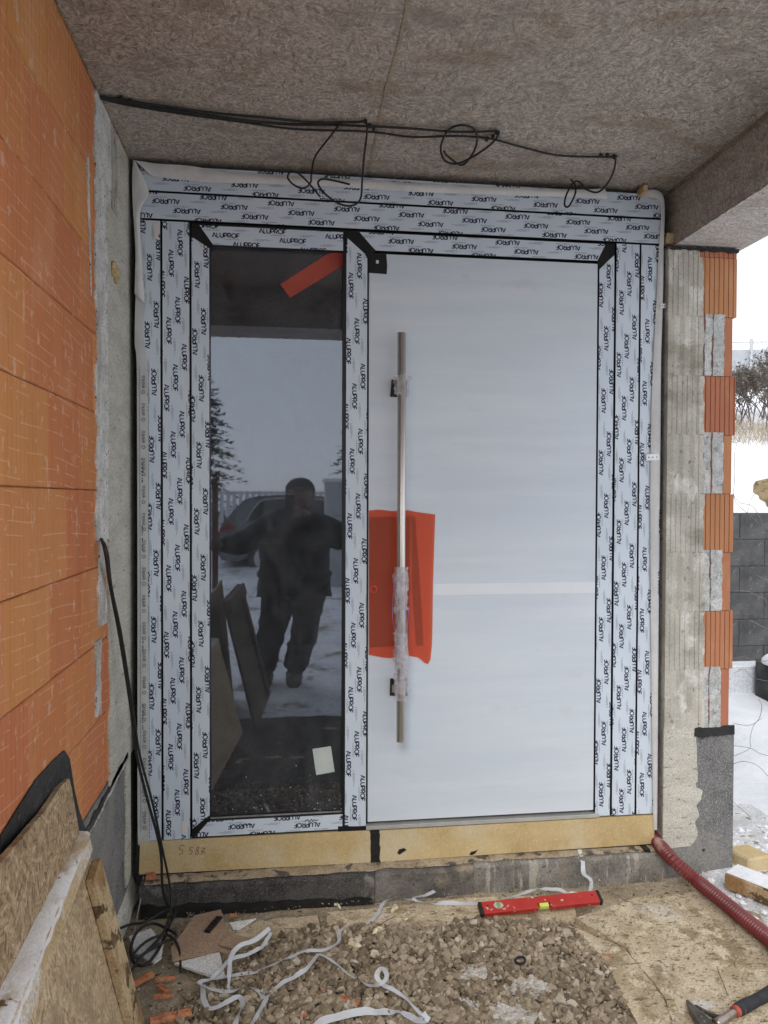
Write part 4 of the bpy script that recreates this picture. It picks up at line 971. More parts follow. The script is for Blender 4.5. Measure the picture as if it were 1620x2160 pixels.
ribbon([(870,1898,.03),(815,1901,.03),(797,1927,.03),(777,1947,.03),(733,1956,.035),(716,1968,.04),(713,1990,.04),(680,2005,.035),(640,2008,.05),(590,2030,.04),(540,2050,.03),(490,2058,.03),(445,2066,.035),(424,2072,.04),(428,2082,.04),(480,2092,.035),(520,2085,.03),(548,2093,.03),(556,2108,.03)], .020, 'long white ribbon winding from the step to the bottom left', 0, 1)
ribbon([(569,1962,.05),(540,1985,.05),(505,2000,.05),(488,2018,.05),(484,2050,.045),(482,2092,.03)], .019, 'white ribbon loop standing near the cardboard, right leg', .5, 2)
ribbon([(572,1968,.05),(552,1998,.045),(520,2016,.04),(488,2025,.04),(462,2050,.04),(445,2066,.035)], .017, 'white ribbon crossing below the standing loop by the cardboard', .3, 3)
ribbon([(672,2013,.045),(640,2050,.04),(595,2075,.035),(570,2095,.035),(555,2120,.035),(533,2160,.035),(520,2190,.035)], .020, 'white ribbon running down from the knot to the bottom edge', 0, 4)
ribbon([(428,2078,.04),(430,2110,.035),(445,2128,.035),(480,2115,.035),(505,2105,.035),(512,2125,.035),(500,2150,.035),(492,2175,.035)], .021, 'white ribbon curl at the bottom left beside the brick shards', 0, 5)
ribbon([(672,2013,.045),(700,2028,.04),(737,2060,.035),(770,2077,.035),(800,2078,.06),(816,2060,.075),(806,2042,.075),(795,2058,.06),(808,2078,.04),(845,2098,.035),(872,2125,.035),(897,2148,.035),(892,2155,.03)], .020, 'white ribbon with an upright loop in the middle of the gravel', .2, 6)
ribbon([(893,2138,.06),(900,2152,.045),(880,2152,.04),(850,2138,.035),(800,2136,.035),(760,2140,.035),(700,2152,.035),(660,2170,.03)], .030, 'wide white ribbon along the bottom edge of the picture', .2, 7)
ribbon([(917,1880,.045),(900,1888,.04),(872,1896,.03),(900,1906,.02),(950,1908,.02),(1010,1906,.02),(1060,1900,.02),(1095,1888,.025),(1130,1877,.03),(1175,1878,.03),(1215,1890,.03)], .021, 'white ribbon running behind the red spirit level', 0, 8)
vr = [(1222,1792,-.012),(1229,1815,-.05),(1231,1842,-.075),(1247,1858,-.078),(1243,1885,-.082),(1236,1896,-.10)]
pv = crom([at(px,py,y=y) for px,py,y in vr], 6); vs = []; fs = []
for i, p in enumerate(pv): w = .009 + .004*noise.noise(p*30); vs += [p + Vector((-w,0,.0)), p + Vector((w,.004*math.sin(i*.5),.0))]
for i in range(len(pv)-1): fs.append((2*i,2*i+1,2*i+3,2*i+2))
tag(MB().add(vs, fs).build('release_ribbon', M_ribbon, smooth=True), 'white ribbon hanging over the step from under the yellow board', 'ribbon', 'white release ribbons on the floor')

# spirit level
sp = thing('spirit_level', 'red box spirit level with yellow vial lying on the gravel edge', 'spirit level', tuple(at(1140,1925,z=.02)))
Af = at(1014,1936,z=.026); Bf = at(1271,1909,z=.030); ax = (Bf-Af); L_ = ax.length; ax.normalize(); nb = Vector((-ax.y, ax.x, 0)).normalized(); up = ax.cross(nb).normalized()
tilt = nb*math.cos(.42) + Vector((0,0,1))*math.sin(.42); upv = (ax.cross(tilt)).normalized()
M_red = pm('red_paint', (.40,.022,.016), (.48,.034,.024), 6, .38, .15, 60, spots=[((.55,.42,.36), 38, .70, .75)], spec=.5)
M_vial = pm('vial_fluid', (.60,.68,.10), (.66,.74,.16), 20, .15)
def bar(u0, u1, v0, v1, w0, w1): # along ax, tilt (face depth), upv
    c = Af + ax*((u0+u1)/2) + tilt*((v0+v1)/2) + upv*((w0+w1)/2); return MB().obox(c, ax*(u1-u0)/2, tilt*(v1-v0)/2, upv*(w1-w0)/2)
W_, H_ = .050, .022; gx0, gx1 = L_*.465, L_*.565
bar(.012, gx0, 0, W_, 0, H_).build('body', M_red, sp, bevel=.002)
bar(gx1, L_-.012, 0, W_, 0, H_).build('body', M_red, sp, bevel=.002)
bar(gx0-.002, gx1+.002, W_*.42, W_-.0015, .001, H_-.001).build('body_web', M_red, sp)
bar(0, .0122, -.001, W_+.001, -.001, H_+.001).build('end_cap', M_cable, sp, bevel=.002)
bar(L_-.0122, L_, -.001, W_+.001, -.001, H_+.001).build('end_cap', M_cable, sp, bevel=.002)
bar(gx0+.006, gx1-.006, .004, W_*.40, .004, H_+.001).build('vial', M_vial, sp, bevel=.002)
rr_ = [Af + ax*(.075+.019*math.cos(R(a))) + tilt*(W_*.55+.013*math.sin(R(a))) + upv*(H_+.0012) for a in range(0,361,20)]
MB().prism(rr_[:-1], -upv*.004).build('vial_window', pm('vial_window', (.35,.38,.34), (.55,.57,.53), 60, .2), sp)
rr_ = [Af + ax*(.075+.008*math.cos(R(a))) + tilt*(W_*.55+.012*math.sin(R(a))) + upv*(H_+.0018) for a in range(0,361,20)]
MB().prism(rr_[:-1], -upv*.002).build('vial', pm('green_fluid', (.16,.30,.07), (.22,.38,.10), 30, .2), sp)
for u_ in (.033, L_-.035):
    rr_ = [Af + ax*(u_+.0035*math.cos(R(a))) + tilt*(W_*.6+.0035*math.sin(R(a))) + upv*(H_+.0008) for a in range(0,360,30)]
    MB().prism(rr_, -upv*.003).build('hang_hole', M_blackpaint, sp)
settle(sp)

# hammer
hm = thing('hammer', 'bricklayer hammer with black and red rubber grip at the bottom right', 'hammer', tuple(at(1540,2125,z=.02)))
M_iron = pm('worn_iron', (.075,.068,.062), (.15,.138,.128), 14, .45, .4, 50, metal=.55, spots=[((.30,.28,.26), 40, .68, .75)])
def hp(px,py,z): return at(px,py,z=z)
hd = crom([hp(1449,2110,.024), hp(1462,2130,.030), hp(1482,2155,.036), hp(1500,2180,.036), hp(1520,2205,.034), hp(1540,2232,.034)], 6)
vs = []; fs = []; n = len(hd)
for i, p in enumerate(hd):
    t = (hd[min(i+1,n-1)]-hd[max(i-1,0)]).normalized(); side = t.cross(Vector((0,0,1))).normalized(); k = i/(n-1)
    w = .003 + .020*math.sin(min(1,k*1.6)*math.pi/2); h = .0025 + .012*min(1,k*1.8)
    for a, b in ((-1,-1),(1,-1),(1,1),(-1,1)): vs.append(p + side*w*a + Vector((0,0,h*b)))
for i in range(n-1):
    for j in range(4): fs.append((i*4+j, i*4+(j+1)%4, (i+1)*4+(j+1)%4, (i+1)*4+j))
fs += [(3,2,1,0), tuple(range((n-1)*4, n*4))]
MB().add(vs, fs).build('head', M_iron, hm, bevel=.0015)
cl = [hp(1468,2121,.028), hp(1490,2135,.034), hp(1512,2146,.036), hp(1528,2152,.036)]
MB().tube(crom(cl,5), [.003+.0006*i for i in range(16)], 8).build('side_claw', M_iron, hm, smooth=True)
MB().tube(crom([hp(1510,2160,.036), hp(1535,2145,.036), hp(1556,2130,.036)],5), [.014-.0003*i for i in range(11)], 12).build('shaft', pm('steel_shaft', (.28,.22,.18), (.42,.37,.33), 30, .35, metal=.8), hm, smooth=True)
gp = crom([hp(1553,2132,.036), hp(1575,2120,.036), hp(1605,2105,.036), hp(1640,2085,.036), hp(1690,2058,.036)],6)
MB().tube(gp, [.0155]+[.0185+.001*math.sin(i*.5) for i in range(len(gp)-2)]+[.016], 14).build('grip', pm('rubber_grip', (.018,.020,.024), (.03,.033,.038), 40, .7, .4, 120), hm, smooth=True)
MB().tube([hp(1549,2134.5,.036), hp(1563,2127,.036)], [.0158,.0188], 14).build('grip_collar', pm('red_rubber', (.42,.07,.045), (.50,.10,.07), 30, .6), hm, smooth=True)
for a_, b_ in (((1558,2117),(1580,2104)), ((1600,2097),(1628,2082))):
    MB().tube([hp(*a_,.048), hp(*b_,.048)], .0042, 8).build('grip_inlay', bpy.data.materials['red_rubber'], hm, smooth=True)
settle(hm)

# corrugated hose
hs_ = crom([at(1370,1757,y=.05), at(1388,1778,y=-.01), at(1420,1815,y=-.14), at(1470,1858,z=.062), at(1520,1898,z=.055), at(1570,1938,z=.050), at(1620,1978,z=.050), at(1700,2045,z=.050), Vector((1.98,-1.15,.05)), Vector((2.5,-1.6,.07))], 40)
L_ = [0]
for i in range(1, len(hs_)): L_.append(L_[-1] + (hs_[i]-hs_[i-1]).length)
N_ = int(L_[-1]/.0016); ev = []; k = 0
for i in range(N_):
    s_ = L_[-1]*i/N_
    while L_[k+1] < s_: k += 1
    ev.append(hs_[k].lerp(hs_[k+1], (s_-L_[k])/(L_[k+1]-L_[k])))
rad = [.0258 + .0030*math.sin(2*math.pi*i/8) for i in range(N_)]
M_hose = pm('dark_red_conduit', (.15,.024,.026), (.21,.038,.04), 8, .38, spots=[((.36,.20,.17), 9, .62, .8)], spec=.5)
tag(MB().tube(ev, rad, 20).build('corrugated_hose', M_hose, smooth=True), 'dark red corrugated hose running from the door corner to the right', 'hose')

# cables under the soffit
def cable(pts, r, label, z=2.899, name='ceiling_cable', group='cables fixed under the soffit', n=8):
    pth = []
    for p in pts:
        q = at(p[0],p[1],z=z) if len(p) == 2 else at(p[0],p[1],y=p[2])
        if q.z > z - .004: q = at(p[0],p[1],z=z - (.004 if len(p) == 3 else 0))     # stays below the soffit
        pth.append(q)
    t = thing(name, label, 'cable', tuple(pth[0]), group)
    MB().tube(crom(pth, n), r, 7).build('cable', M_cable, t, smooth=True); return t
c1 = cable([(212,204),(255,210),(330,222),(450,238),(560,248),(660,258),(740,258),(771,258,-.40),(774,280,-.40),(768,330,-.30),(764,380,-.16),(760,420,-.12),(740,434,-.11),(712,428,-.11),(685,408,-.11),(671,388,-.11),(678,378,-.11),(700,380,-.11),(738,389,-.11)], .0040, 'black soffit cable ending in the large open loop left of the door middle')
c2 = cable([(212,206),(260,215),(360,232),(480,250),(600,262),(720,264),(850,270),(960,278),(1040,277),(1052,280,-.385),(1040,300,-.37),(1005,326,-.33),(965,345,-.28),(938,338,-.28),(930,310,-.30),(945,275,-.36),(975,264,-.38),(1002,275,-.36),(1005,305,-.32),(990,335,-.29),(972,348,-.27),(945,330,-.29),(936,318,-.31)], .0040, 'black soffit cable ending in the round coil right of the door middle')
c3 = cable([(212,208),(262,220),(370,238),(500,256),(620,272),(740,276),(800,280),(870,289),(960,287),(1030,292),(1100,310),(1180,328),(1290,331),(1298,331,-.275),(1296,355,-.24),(1284,383,-.15),(1262,405,-.09),(1238,400,-.08),(1222,384,-.08),(1210,385,-.08),(1195,410,-.08),(1191,432,-.08),(1200,435,-.08),(1213,410,-.08),(1213,390,-.08),(1203,378,-.08)], .0038, 'long black soffit cable dangling in a loop at the right')
c4 = cable([(214,207),(280,219),(420,240),(540,256),(650,262),(720,257),(716,262,-.39),(695,290,-.33),(665,330,-.22),(657,365,-.14),(655,385,-.12),(640,397,-.11),(620,390,-.11),(607,375,-.11),(612,364,-.11),(628,365,-.11),(650,385,-.11),(675,415,-.11)], .0036, 'black soffit cable hanging in a crossed curl at the left')
for t in (c1, c2, c3, c4): settle(t)
for k, (px, py) in enumerate(((256,206),(275,213),(771,256),(780,265),(788,271),(1047,279),(1040,288),(1027,293),(1267,328),(1281,328),(1295,331))):
    p = at(px,py,z=2.902); nm = ['first black cable clip near the left wall corner','second black cable clip from the left wall corner','black cable clip at the large open loop, rearmost','middle black cable clip by the soffit seam','front black cable clip by the soffit seam','rearmost black clip above the round coil','middle black clip right of the round coil','front black clip right of the round coil','first of three black clips at the dangling loop','middle of three black clips at the dangling loop','last black clip where the dangling loop starts'][k]
    t = thing('cable_clip', nm, 'clip', tuple(p), 'cable clips under the soffit')
    MB().obox(p, (.006,0,0), (0,.0065,0), (0,0,.006)).build('clip_body', M_cable, t, bevel=.002)
    MB().tube([p, p+Vector((0,0,-.009))], .0028, 8).build('nail_head', M_cable, t); settle(t)

# cables out of the left wall
M_cable2 = M_cable
for k, (off, lab) in enumerate(((0, 'thick black cable hanging down the left wall into a floor coil'), (4, 'second black cable beside it down the left wall to the floor'))):
    t = thing('wall_cable', lab, 'cable', tuple(at(362,1920,z=.02)), 'cables hanging from the left wall')
    pts = [at(214,1137,x=XL+.01), at(222+off,1165,x=XL+.035), at(233+off*.6,1240,y=-.40), at(252+off,1340,y=-.33), at(274+off,1480,y=-.26), at(288+off*1.6,1590,y=-.22), at(312+off*2.2,1690,y=-.18), at(338+off*2.6-(6 if k else 0),1790,y=-.15), at(356+(4 if k else -12),1880,y=-.14)]
    if k == 0: pts += [at(362,1930,z=.03), at(352,1965,z=.03), at(330,2010,z=.03), at(305,2036,z=.03), at(282,2030,z=.03), at(276,2000,z=.05), at(290,1965,z=.06), at(320,1948,z=.05), at(350,1958,z=.045), at(372,1975,z=.04), at(340,1990,z=.04), at(300,2015,z=.04), at(276,2052,z=.03)]
    else: pts += [at(358,1930,z=.06), at(340,1975,z=.05), at(312,2005,z=.045), at(288,2020,z=.045), at(284,2010,z=.06), at(310,1985,z=.06), at(345,1972,z=.05), at(366,1980,z=.045), at(378,2005,z=.03), at(381,2050,z=.02)]
    MB().tube(crom(pts, 8), .0052 if k == 0 else .0046, 8).build('cable', M_cable2, t, smooth=True); settle(t)
t = thing('wall_cable', 'third black cable end curling from the coil to the left wall', 'cable', tuple(at(250,1960,z=.04)), 'cables hanging from the left wall')
MB().tube(crom([at(244,1962,z=.05), at(275,1950,z=.05), at(305,1945,z=.055), at(340,1925,z=.06), at(364,1915,z=.06), at(370,1925,z=.05), at(360,1945,z=.04), at(330,1985,z=.035), at(296,2020,z=.03)],8), .0046, 8).build('cable', M_cable2, t, smooth=True); settle(t)
gw = MB().tube(crom([at(303,1848,y=.0), at(300,1880,y=-.06), at(290,1930,y=-.10), at(280,1985,z=.03), at(272,2060,z=.02)],6), .0028, 6).build('grey_wire', pm('grey_wire', (.30,.29,.28), (.38,.37,.36), 20, .7), smooth=True)
tag(gw, 'thin grey wire in the corner left of the step', 'wire')

# wedges, straps, small packers round the frame
def wedge(c, ax, ay, az, lab, mat=M_wood, nm='wooden_wedge'):
    return tag(MB().obox(c, ax, ay, az).build(nm, mat, bevel=.0015), lab, 'wedge', 'wedges round the frame')
wedge(at(1355,404,y=-.018), (.011,0,0), (0,.03,0), (.001,0,.016), 'small pale wooden block on top of the door frame at right')
wedge(at(1406,507,y=.02), (.017,0,0), (0,.03,.0), (.003,0,.022), 'wooden block wedged between frame and beam, upper one', M_plank)
wedge(at(1407,556,y=.03), (.018,0,.012), (0,.03,0), (-.006,0,.012), 'slanting wooden wedge between frame and pillar, lower one', M_wood)
wedge(at(318,1848,y=-.02), (.017,0,.001), (0,.02,0), (0,0,.0075), 'small red plastic wedge under the left end of the yellow board', M_shard, 'plastic_wedge')
wedge(at(1361,1790,y=-.02), (.014,0,-.003), (0,.02,0), (0,0,.007), 'small black plastic wedge under the right end of the yellow board', M_cable, 'plastic_wedge')
for c, lab in ((((1393,640),(1412,640),(1412,650),(1393,650)), 'perforated steel strap bridging frame and pillar near the top'), (((1363,958),(1391,957),(1391,971),(1363,972)), 'perforated steel strap across the membrane at mid height')):
    t = thing('fixing_strap', lab, 'strap', tuple(at(*c[0],y=-.014)), 'steel straps on the right jamb')
    P_ = [at(px,py,y=-.014) for px,py in c]; MB().prism(P_, (0,.0025,0)).build('strap_plate', M_zinc, t, bevel=.0005)
    for k in range(3):
        q = (P_[0].lerp(P_[1], .2+.3*k) + P_[3].lerp(P_[2], .2+.3*k))/2
        MB().prism([q + Vector((.0028*math.cos(R(a)), -.0006, .0028*math.sin(R(a)))) for a in range(0,360,36)], (0,.0008,0)).build('strap_hole', M_blackpaint, t)
    settle(t)

# ================================================================== boards leaning on the left wall
def board_quad(A, B, C, D, th, mat, name, parent=None, n=10, ragged=.004, seed=0):
    """sheet with corners A(top near door) B(bottom near door) C(bottom far) D(top far); thickness towards the wall"""
    A, B, C, D = map(Vector, (A, B, C, D)); nrm = (B-A).cross(D-A).normalized()
    if nrm.x < 0: nrm = -nrm
    out = []
    for p, q in ((A,B),(B,C),(C,D),(D,A)):
        e = (q-p).normalized(); s_ = e.cross(nrm)
        for k in range(n):
            w = p.lerp(q, k/n); out.append(w + s_*ragged*noise.noise(w*25+Vector((seed,0,0))))
    return MB().prism(out, -nrm*th).build(name, mat, parent)
ob = board_quad((-.588,-.872,.835), (-.520,-.66,.01), (-.41,-2.95,.01), (-.50,-2.95,.95), .015, M_osb_dirty, 'strand_board', None, 24, .010, 2)
tag(ob, 'rough strand board leaning on the block wall behind the frosted timber', 'board', 'boards leaning on the wall')
fp = thing('formwork_panel', 'strand board formwork panel with frosted timber rail leaning at bottom left', 'formwork panel', (-.42, -1.4, 0))
A = Vector((-.556,-.80,.60)); B = Vector((-.434,-.738,.012)); C = Vector((-.29,-2.06,.012)); D = Vector((-.440,-2.06,.60))
board_quad(A, B, C, D, .018, M_osb, 'strand_board', fp, 16, .004, 5)
nrm = (B-A).cross(D-A).normalized(); nrm = nrm if nrm.x > 0 else -nrm
dn = (B-A).normalized(); al = (D-A).normalized()
# rail along the top: frosted on its upper face
NE = [(-.607,-.83,.652),(-.555,-.80,.650),(-.544,-.80,.598),(-.597,-.83,.600)]; FE = [(-.572,-2.08,.652),(-.452,-2.08,.650),(-.436,-2.08,.598),(-.555,-2.08,.600)]
MB().add(NE+FE, [(0,1,2,3),(7,6,5,4),(0,4,5,1),(1,5,6,2),(2,6,7,3),(3,7,4,0)]).build('timber_rail', M_batten, fp, bevel=.003)
rl = MB(); n = 60; vs = []
for i in range(n+1):
    t = i/n; a = Vector(NE[0]).lerp(Vector(FE[0]), t); b = Vector(NE[1]).lerp(Vector(FE[1]), t); c = Vector(NE[2]).lerp(Vector(FE[2]), t)
    for k, f in enumerate((.02,.25,.5,.75,.95)):
        vs.append(a.lerp(b, f) + Vector((0, 0, .002 + .007*math.sin(f*math.pi) + .003*noise.noise(Vector((t*45,f*3,0))))))
    vs.append(b.lerp(c, .12 + .25*abs(noise.noise(Vector((t*14,7,0))))) + Vector((.003,0,0)))
fs = [(i*6+j, i*6+j+1, (i+1)*6+j+1, (i+1)*6+j) for i in range(n) for j in range(5)]
rl.add(vs, fs).build('frost_crust', M_snowplank, fp, smooth=True)
# end plank
c0 = A.lerp(B, .06) + al*.055 + nrm*.013; c1 = B + al*.055 + nrm*.013
MB().obox(c0.lerp(c1,.5), (c1-c0)*.5, al*.062, nrm*.012).build('end_plank', M_plank, fp, bevel=.002)
settle(fp)
fp2 = thing('formwork_panel', 'shade-darkened formwork panel seen only as a reflection low in the sidelight glass', 'formwork panel', (-.25, -2.5, 0), None)
M_osbshade = osb('shaded_osb', (.035,.024,.014), (.10,.072,.045), (.17,.13,.085), 'YZ')  # dark tones put the shade of the door-facing side into the colour
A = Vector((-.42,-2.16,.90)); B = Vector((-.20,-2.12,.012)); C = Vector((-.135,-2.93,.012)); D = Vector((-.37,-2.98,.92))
board_quad(A, B, C, D, .018, M_osbshade, 'strand_board', fp2, 10, .003, 6)
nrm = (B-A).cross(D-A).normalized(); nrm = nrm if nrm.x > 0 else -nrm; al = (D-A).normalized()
MB().obox(A.lerp(D,.5)+nrm*.02+(B-A).normalized()*.05, al*.43, (B-A).normalized()*.045, nrm*.02).build('timber_rail', M_osbshade, fp2, bevel=.003)
MB().obox(D.lerp(C,.5)-al*.05+nrm*.014, (C-D)*.46, al*.05, nrm*.012).build('end_plank', M_osbshade, fp2, bevel=.003)
settle(fp2)

# ================================================================== outside, right of the pillar
M_dblock = pm('dark_concrete_block', (.060,.060,.062), (.105,.105,.107), 4, .9, .5, 70, spots=[((.20,.20,.20), 42, .70, .74), ((.035,.035,.036), 3, .5, .7)])
rw = thing('retaining_wall', 'dark grey concrete block retaining wall in the snow beyond the pillar', 'wall', (4.5, 3.7, -.1))
MB().box(3.2, 7.4, 3.53, 3.75, -.3, 1.47).build('wall_core', pm('dark_joint', (.045,.045,.046), (.08,.08,.082), 20, .95), rw)
bme = None
for r_ in range(7):
    for c in range(9):
        x0_ = 3.2 + c*.5 - (.25 if r_ % 2 else 0); z0_ = -.27 + r_*.25
        if bme is None:
            o = MB().box(-.2488,.2488,-.03,.03,-.1237,.1237).build('block', M_dblock, rw, bevel=.004); bme = o.data
        else:
            o = bpy.data.objects.new('block', bme); COL.objects.link(o); o.parent = rw
        o.location = (x0_+.25, 3.52+random.uniform(-.003,.003), z0_+.125)
bpy.context.view_layer.update()
settle(rw)
for o in rw.children:
    pass
# bank behind it
M_bank = pm('snowy_bank', (.80,.82,.86), (.88,.89,.92), 2, .8, .5, 8, bdist=.03, grain=.06)
BK = [(3.72,1.50),(4.1,1.80),(5,2.08),(6,2.34),(8,2.74),(10,3.35),(12.7,4.25),(16,4.6),(40,5.0)]
def hf_bank(x, y):
    d = y - 3.72; h = BK[-1][1]
    for k in range(len(BK)-1):
        if y <= BK[k+1][0]: h = BK[k][1] + (BK[k+1][1]-BK[k][1])*max(0,(y-BK[k][0]))/(BK[k+1][0]-BK[k][0]); break
    return h + .10*noise.noise(Vector((x*.7,y*.7,0)))*min(1,d) + .035*noise.noise(Vector((x*3,y*3,3)))
grid_sheet('bank', 2.5, 26, 3.72, 34, 90, 90, hf_bank, M_bank)
M_sand = pm('bare_sand', (.23,.165,.085), (.36,.27,.155), 7, .95, .8, 50, bdist=.02, spots=[((.14,.10,.055), 20, .62, .7)])
bm = bmesh.new(); bmesh.ops.create_icosphere(bm, subdivisions=4, radius=1); vs = []
for v in bm.verts:
    k = 1 + .28*noise.noise(v.co*1.7) + .16*noise.noise(v.co*4.5) + .10*noise.noise(v.co*11)
    vs.append((5.26 + v.co.x*.66*k, 4.03 + v.co.y*.36*k, 1.48 + v.co.z*.44*k))
bm.verts.index_update(); fs = [tuple(v.index for v in f.verts) for f in bm.faces]; bm.free()
o = MB().add(vs, fs).build('sand_heap', M_sand, smooth=True); tag(o, 'bare patch of brown sand breaking through the snowy bank', 'sand heap')
cap = MB(); vs = []; fs = []
for i in range(61):
    x = 3.2 + 4.2*i/60; h = .035 + .012*noise.noise(Vector((x*3,0,0)))
    vs += [(x,3.50,1.472),(x,3.515,1.472+h),(x,3.62,1.485+h),(x,3.76,1.475+h)]
for i in range(60):
    for j in range(3): fs.append((i*4+j,i*4+j+1,(i+1)*4+j+1,(i+1)*4+j))
o = cap.add(vs, fs).build('snow_cap', M_snow, smooth=True); tag(o, 'ridge of snow along the top of the dark retaining wall', 'snow')
# dry grass on the bank
M_grass = pm('dry_grass', (.36,.30,.23), (.58,.52,.43), 3, .9)
mb = MB(); rnd = random.Random(11)
for i in range(5200):
    x, y = rnd.uniform(4.6,10.5), rnd.uniform(5.8,8.4)
    if noise.noise(Vector((x*1.1,y*1.1,9))) < -.18: continue
    z_ = hf_bank(x,y)-.02; h = rnd.uniform(.06,.30); a = rnd.uniform(0,6.28); l = rnd.uniform(.3,1.6)*h; w = .006
    b0 = Vector((x,y,z_)); b1 = b0 + Vector((math.cos(a)*l*.4, math.sin(a)*l*.4, h*.65)); b2 = b0 + Vector((math.cos(a)*l, math.sin(a)*l, h*rnd.uniform(.6,1)))
    s_ = Vector((-math.sin(a), math.cos(a), 0))*w
    mb.add([b0-s_, b0+s_, b1+s_*.8, b1-s_*.8, b2], [(0,1,2,3),(3,2,4)])
g2 = mb.build('dry_grass', M_grass); g2['kind'] = 'stuff'; g2['label'] = 'pale dry grass poking through snow on the bank'; g2['category'] = 'grass'
# bare shrubs
M_bark = pm('shrub_twig', (.085,.070,.062), (.16,.135,.12), 12, .9)
M_leaf = pm('withered_leaf', (.11,.095,.08), (.22,.19,.16), 6, .9)
def shrub(x, y, h, seed, lab):
    rnd = random.Random(seed); t = thing('bare_shrub', lab, 'shrub', (x, y, hf_bank(x,y)), 'shrubs on the bank'); tw = MB(); lf = MB()
    def grow(p, d, L, r, lev):
        q = p + d*L; mid = p.lerp(q,.5) + Vector((rnd.gauss(0,.05),rnd.gauss(0,.05),0))*L
        tw.tube([p, mid, q], [r, r*.8, r*.55], 4, False)
        if lev >= 2:
            for k in range(5):
                c = p.lerp(q, rnd.random()) + Vector((rnd.gauss(0,.02),rnd.gauss(0,.02),rnd.gauss(0,.02))); s_ = rnd.uniform(.010,.028)
                a, b = Vector((rnd.gauss(0,1),rnd.gauss(0,1),rnd.gauss(0,1))).normalized()*s_, Vector((rnd.gauss(0,1),rnd.gauss(0,1),rnd.gauss(0,1))).normalized()*s_*.7
                lf.add([c-a, c+b, c+a, c-b], [(0,1,2,3)])
        if lev < 4:
            for k in range(rnd.choice((2,3,3))):
                nd = (d + Vector((rnd.gauss(0,.38),rnd.gauss(0,.38),rnd.gauss(.05,.2)))).normalized()
                grow(p.lerp(q, rnd.uniform(.55,1)), nd, L*rnd.uniform(.6,.85), r*.6, lev+1)
    for k in range(11):
        d = Vector((rnd.gauss(0,.42), rnd.gauss(0,.28), 1)).normalized()
        grow(Vector((x+rnd.gauss(0,.15), y+rnd.gauss(0,.15), hf_bank(x,y)-.05)), d, h*.36, .012, 0)
    tw.build('stem', M_bark, t); lf.build('foliage', M_leaf, t); settle(t)
for i, (x, y, h, lab) in enumerate(((6.85,7.6,1.15,'leafless shrub just right of the pillar, nearest one'),(7.75,8.5,1.05,'middle leafless shrub on the snowy bank'),(8.4,8.6,1.4,'taller leafless shrub on the bank at the picture edge'))): shrub(x, y, h, 31+i, lab)
# mesh fence with pale boards, far up the bank
fe = thing('mesh_fence', 'pale grey mesh fence with posts up the snowy bank', 'fence', (11, 12.5, hf_bank(11,12.5)))
M_fence = pm('pale_sheet', (.42,.45,.48), (.50,.53,.56), 2, .7); M_post = pm('galvanised_post', (.45,.47,.50), (.55,.57,.60), 8, .5)
F0, F1 = Vector((9.0,13.0,0)), Vector((20,10.5,0)); nF = 9
for i in range(nF):
    a = F0.lerp(F1, i/(nF-1)); zb = 4.2
    MB().tube([a + Vector((0,0,zb-.6)), a + Vector((0,0,5.22))], .035, 8).build('post', M_post, fe, smooth=True)
    if i < nF-1:
        b = F0.lerp(F1, (i+1)/(nF-1)); o_ = Vector((.02,.12,0))
        MB().prism([a+o_+Vector((0,0,4.2)), b+o_+Vector((0,0,4.2)), b+o_+Vector((0,0,5.0)), a+o_+Vector((0,0,5.0))], (.003,.02,0)).build('sheet_panel', M_fence, fe)
mb = MB(); L_ = (F1-F0).length; d = (F1-F0)/L_; s_ = .085; k = 0
while k*s_ < L_:
    for sg in (1,-1):
        x0_ = k*s_ ; z0_ = 3.75 if sg > 0 else 5.15
        p = F0 + d*x0_ + Vector((0,0,z0_)); e = F0 + d*min(L_, x0_+.8) + Vector((0,0,z0_+sg*1.4))
        mb.tube([p, e], .004, 3, False)
    k += 1
mb.tube([F0+Vector((0,0,5.15)), F1+Vector((0,0,5.15))], .012, 4); mb.build('wire_mesh', M_post, fe)
settle(fe)
# pale block and dark snow-capped pier low in the snow
o = MB().box(3.52, 3.90, 2.55, 2.72, -.1, .27).build('foam_block', pm('white_foam', (.70,.72,.76), (.76,.78,.82), 4, .8), bevel=.01); tag(o, 'pale foam block standing in the snow beyond the pillar', 'foam block')
pr_ = thing('concrete_pier', 'dark concrete pier with a rounded snow cap at the right edge', 'pier', (4.05,2.3,0))
MB().box(3.70, 4.25, 2.15, 2.5, -.1, .34).build('pier_block', M_dblock, pr_, bevel=.008)
bm = bmesh.new(); bmesh.ops.create_icosphere(bm, subdivisions=3, radius=1); vs = [(3.97+v.co.x*.31, 2.32+v.co.y*.22, .335+max(-.01,v.co.z*.10)) for v in bm.verts]; bm.verts.index_update(); fs = [tuple(v.index for v in f.verts) for f in bm.faces]; bm.free()
MB().add(vs, fs).build('snow_cap', M_snow, pr_, smooth=True); settle(pr_)
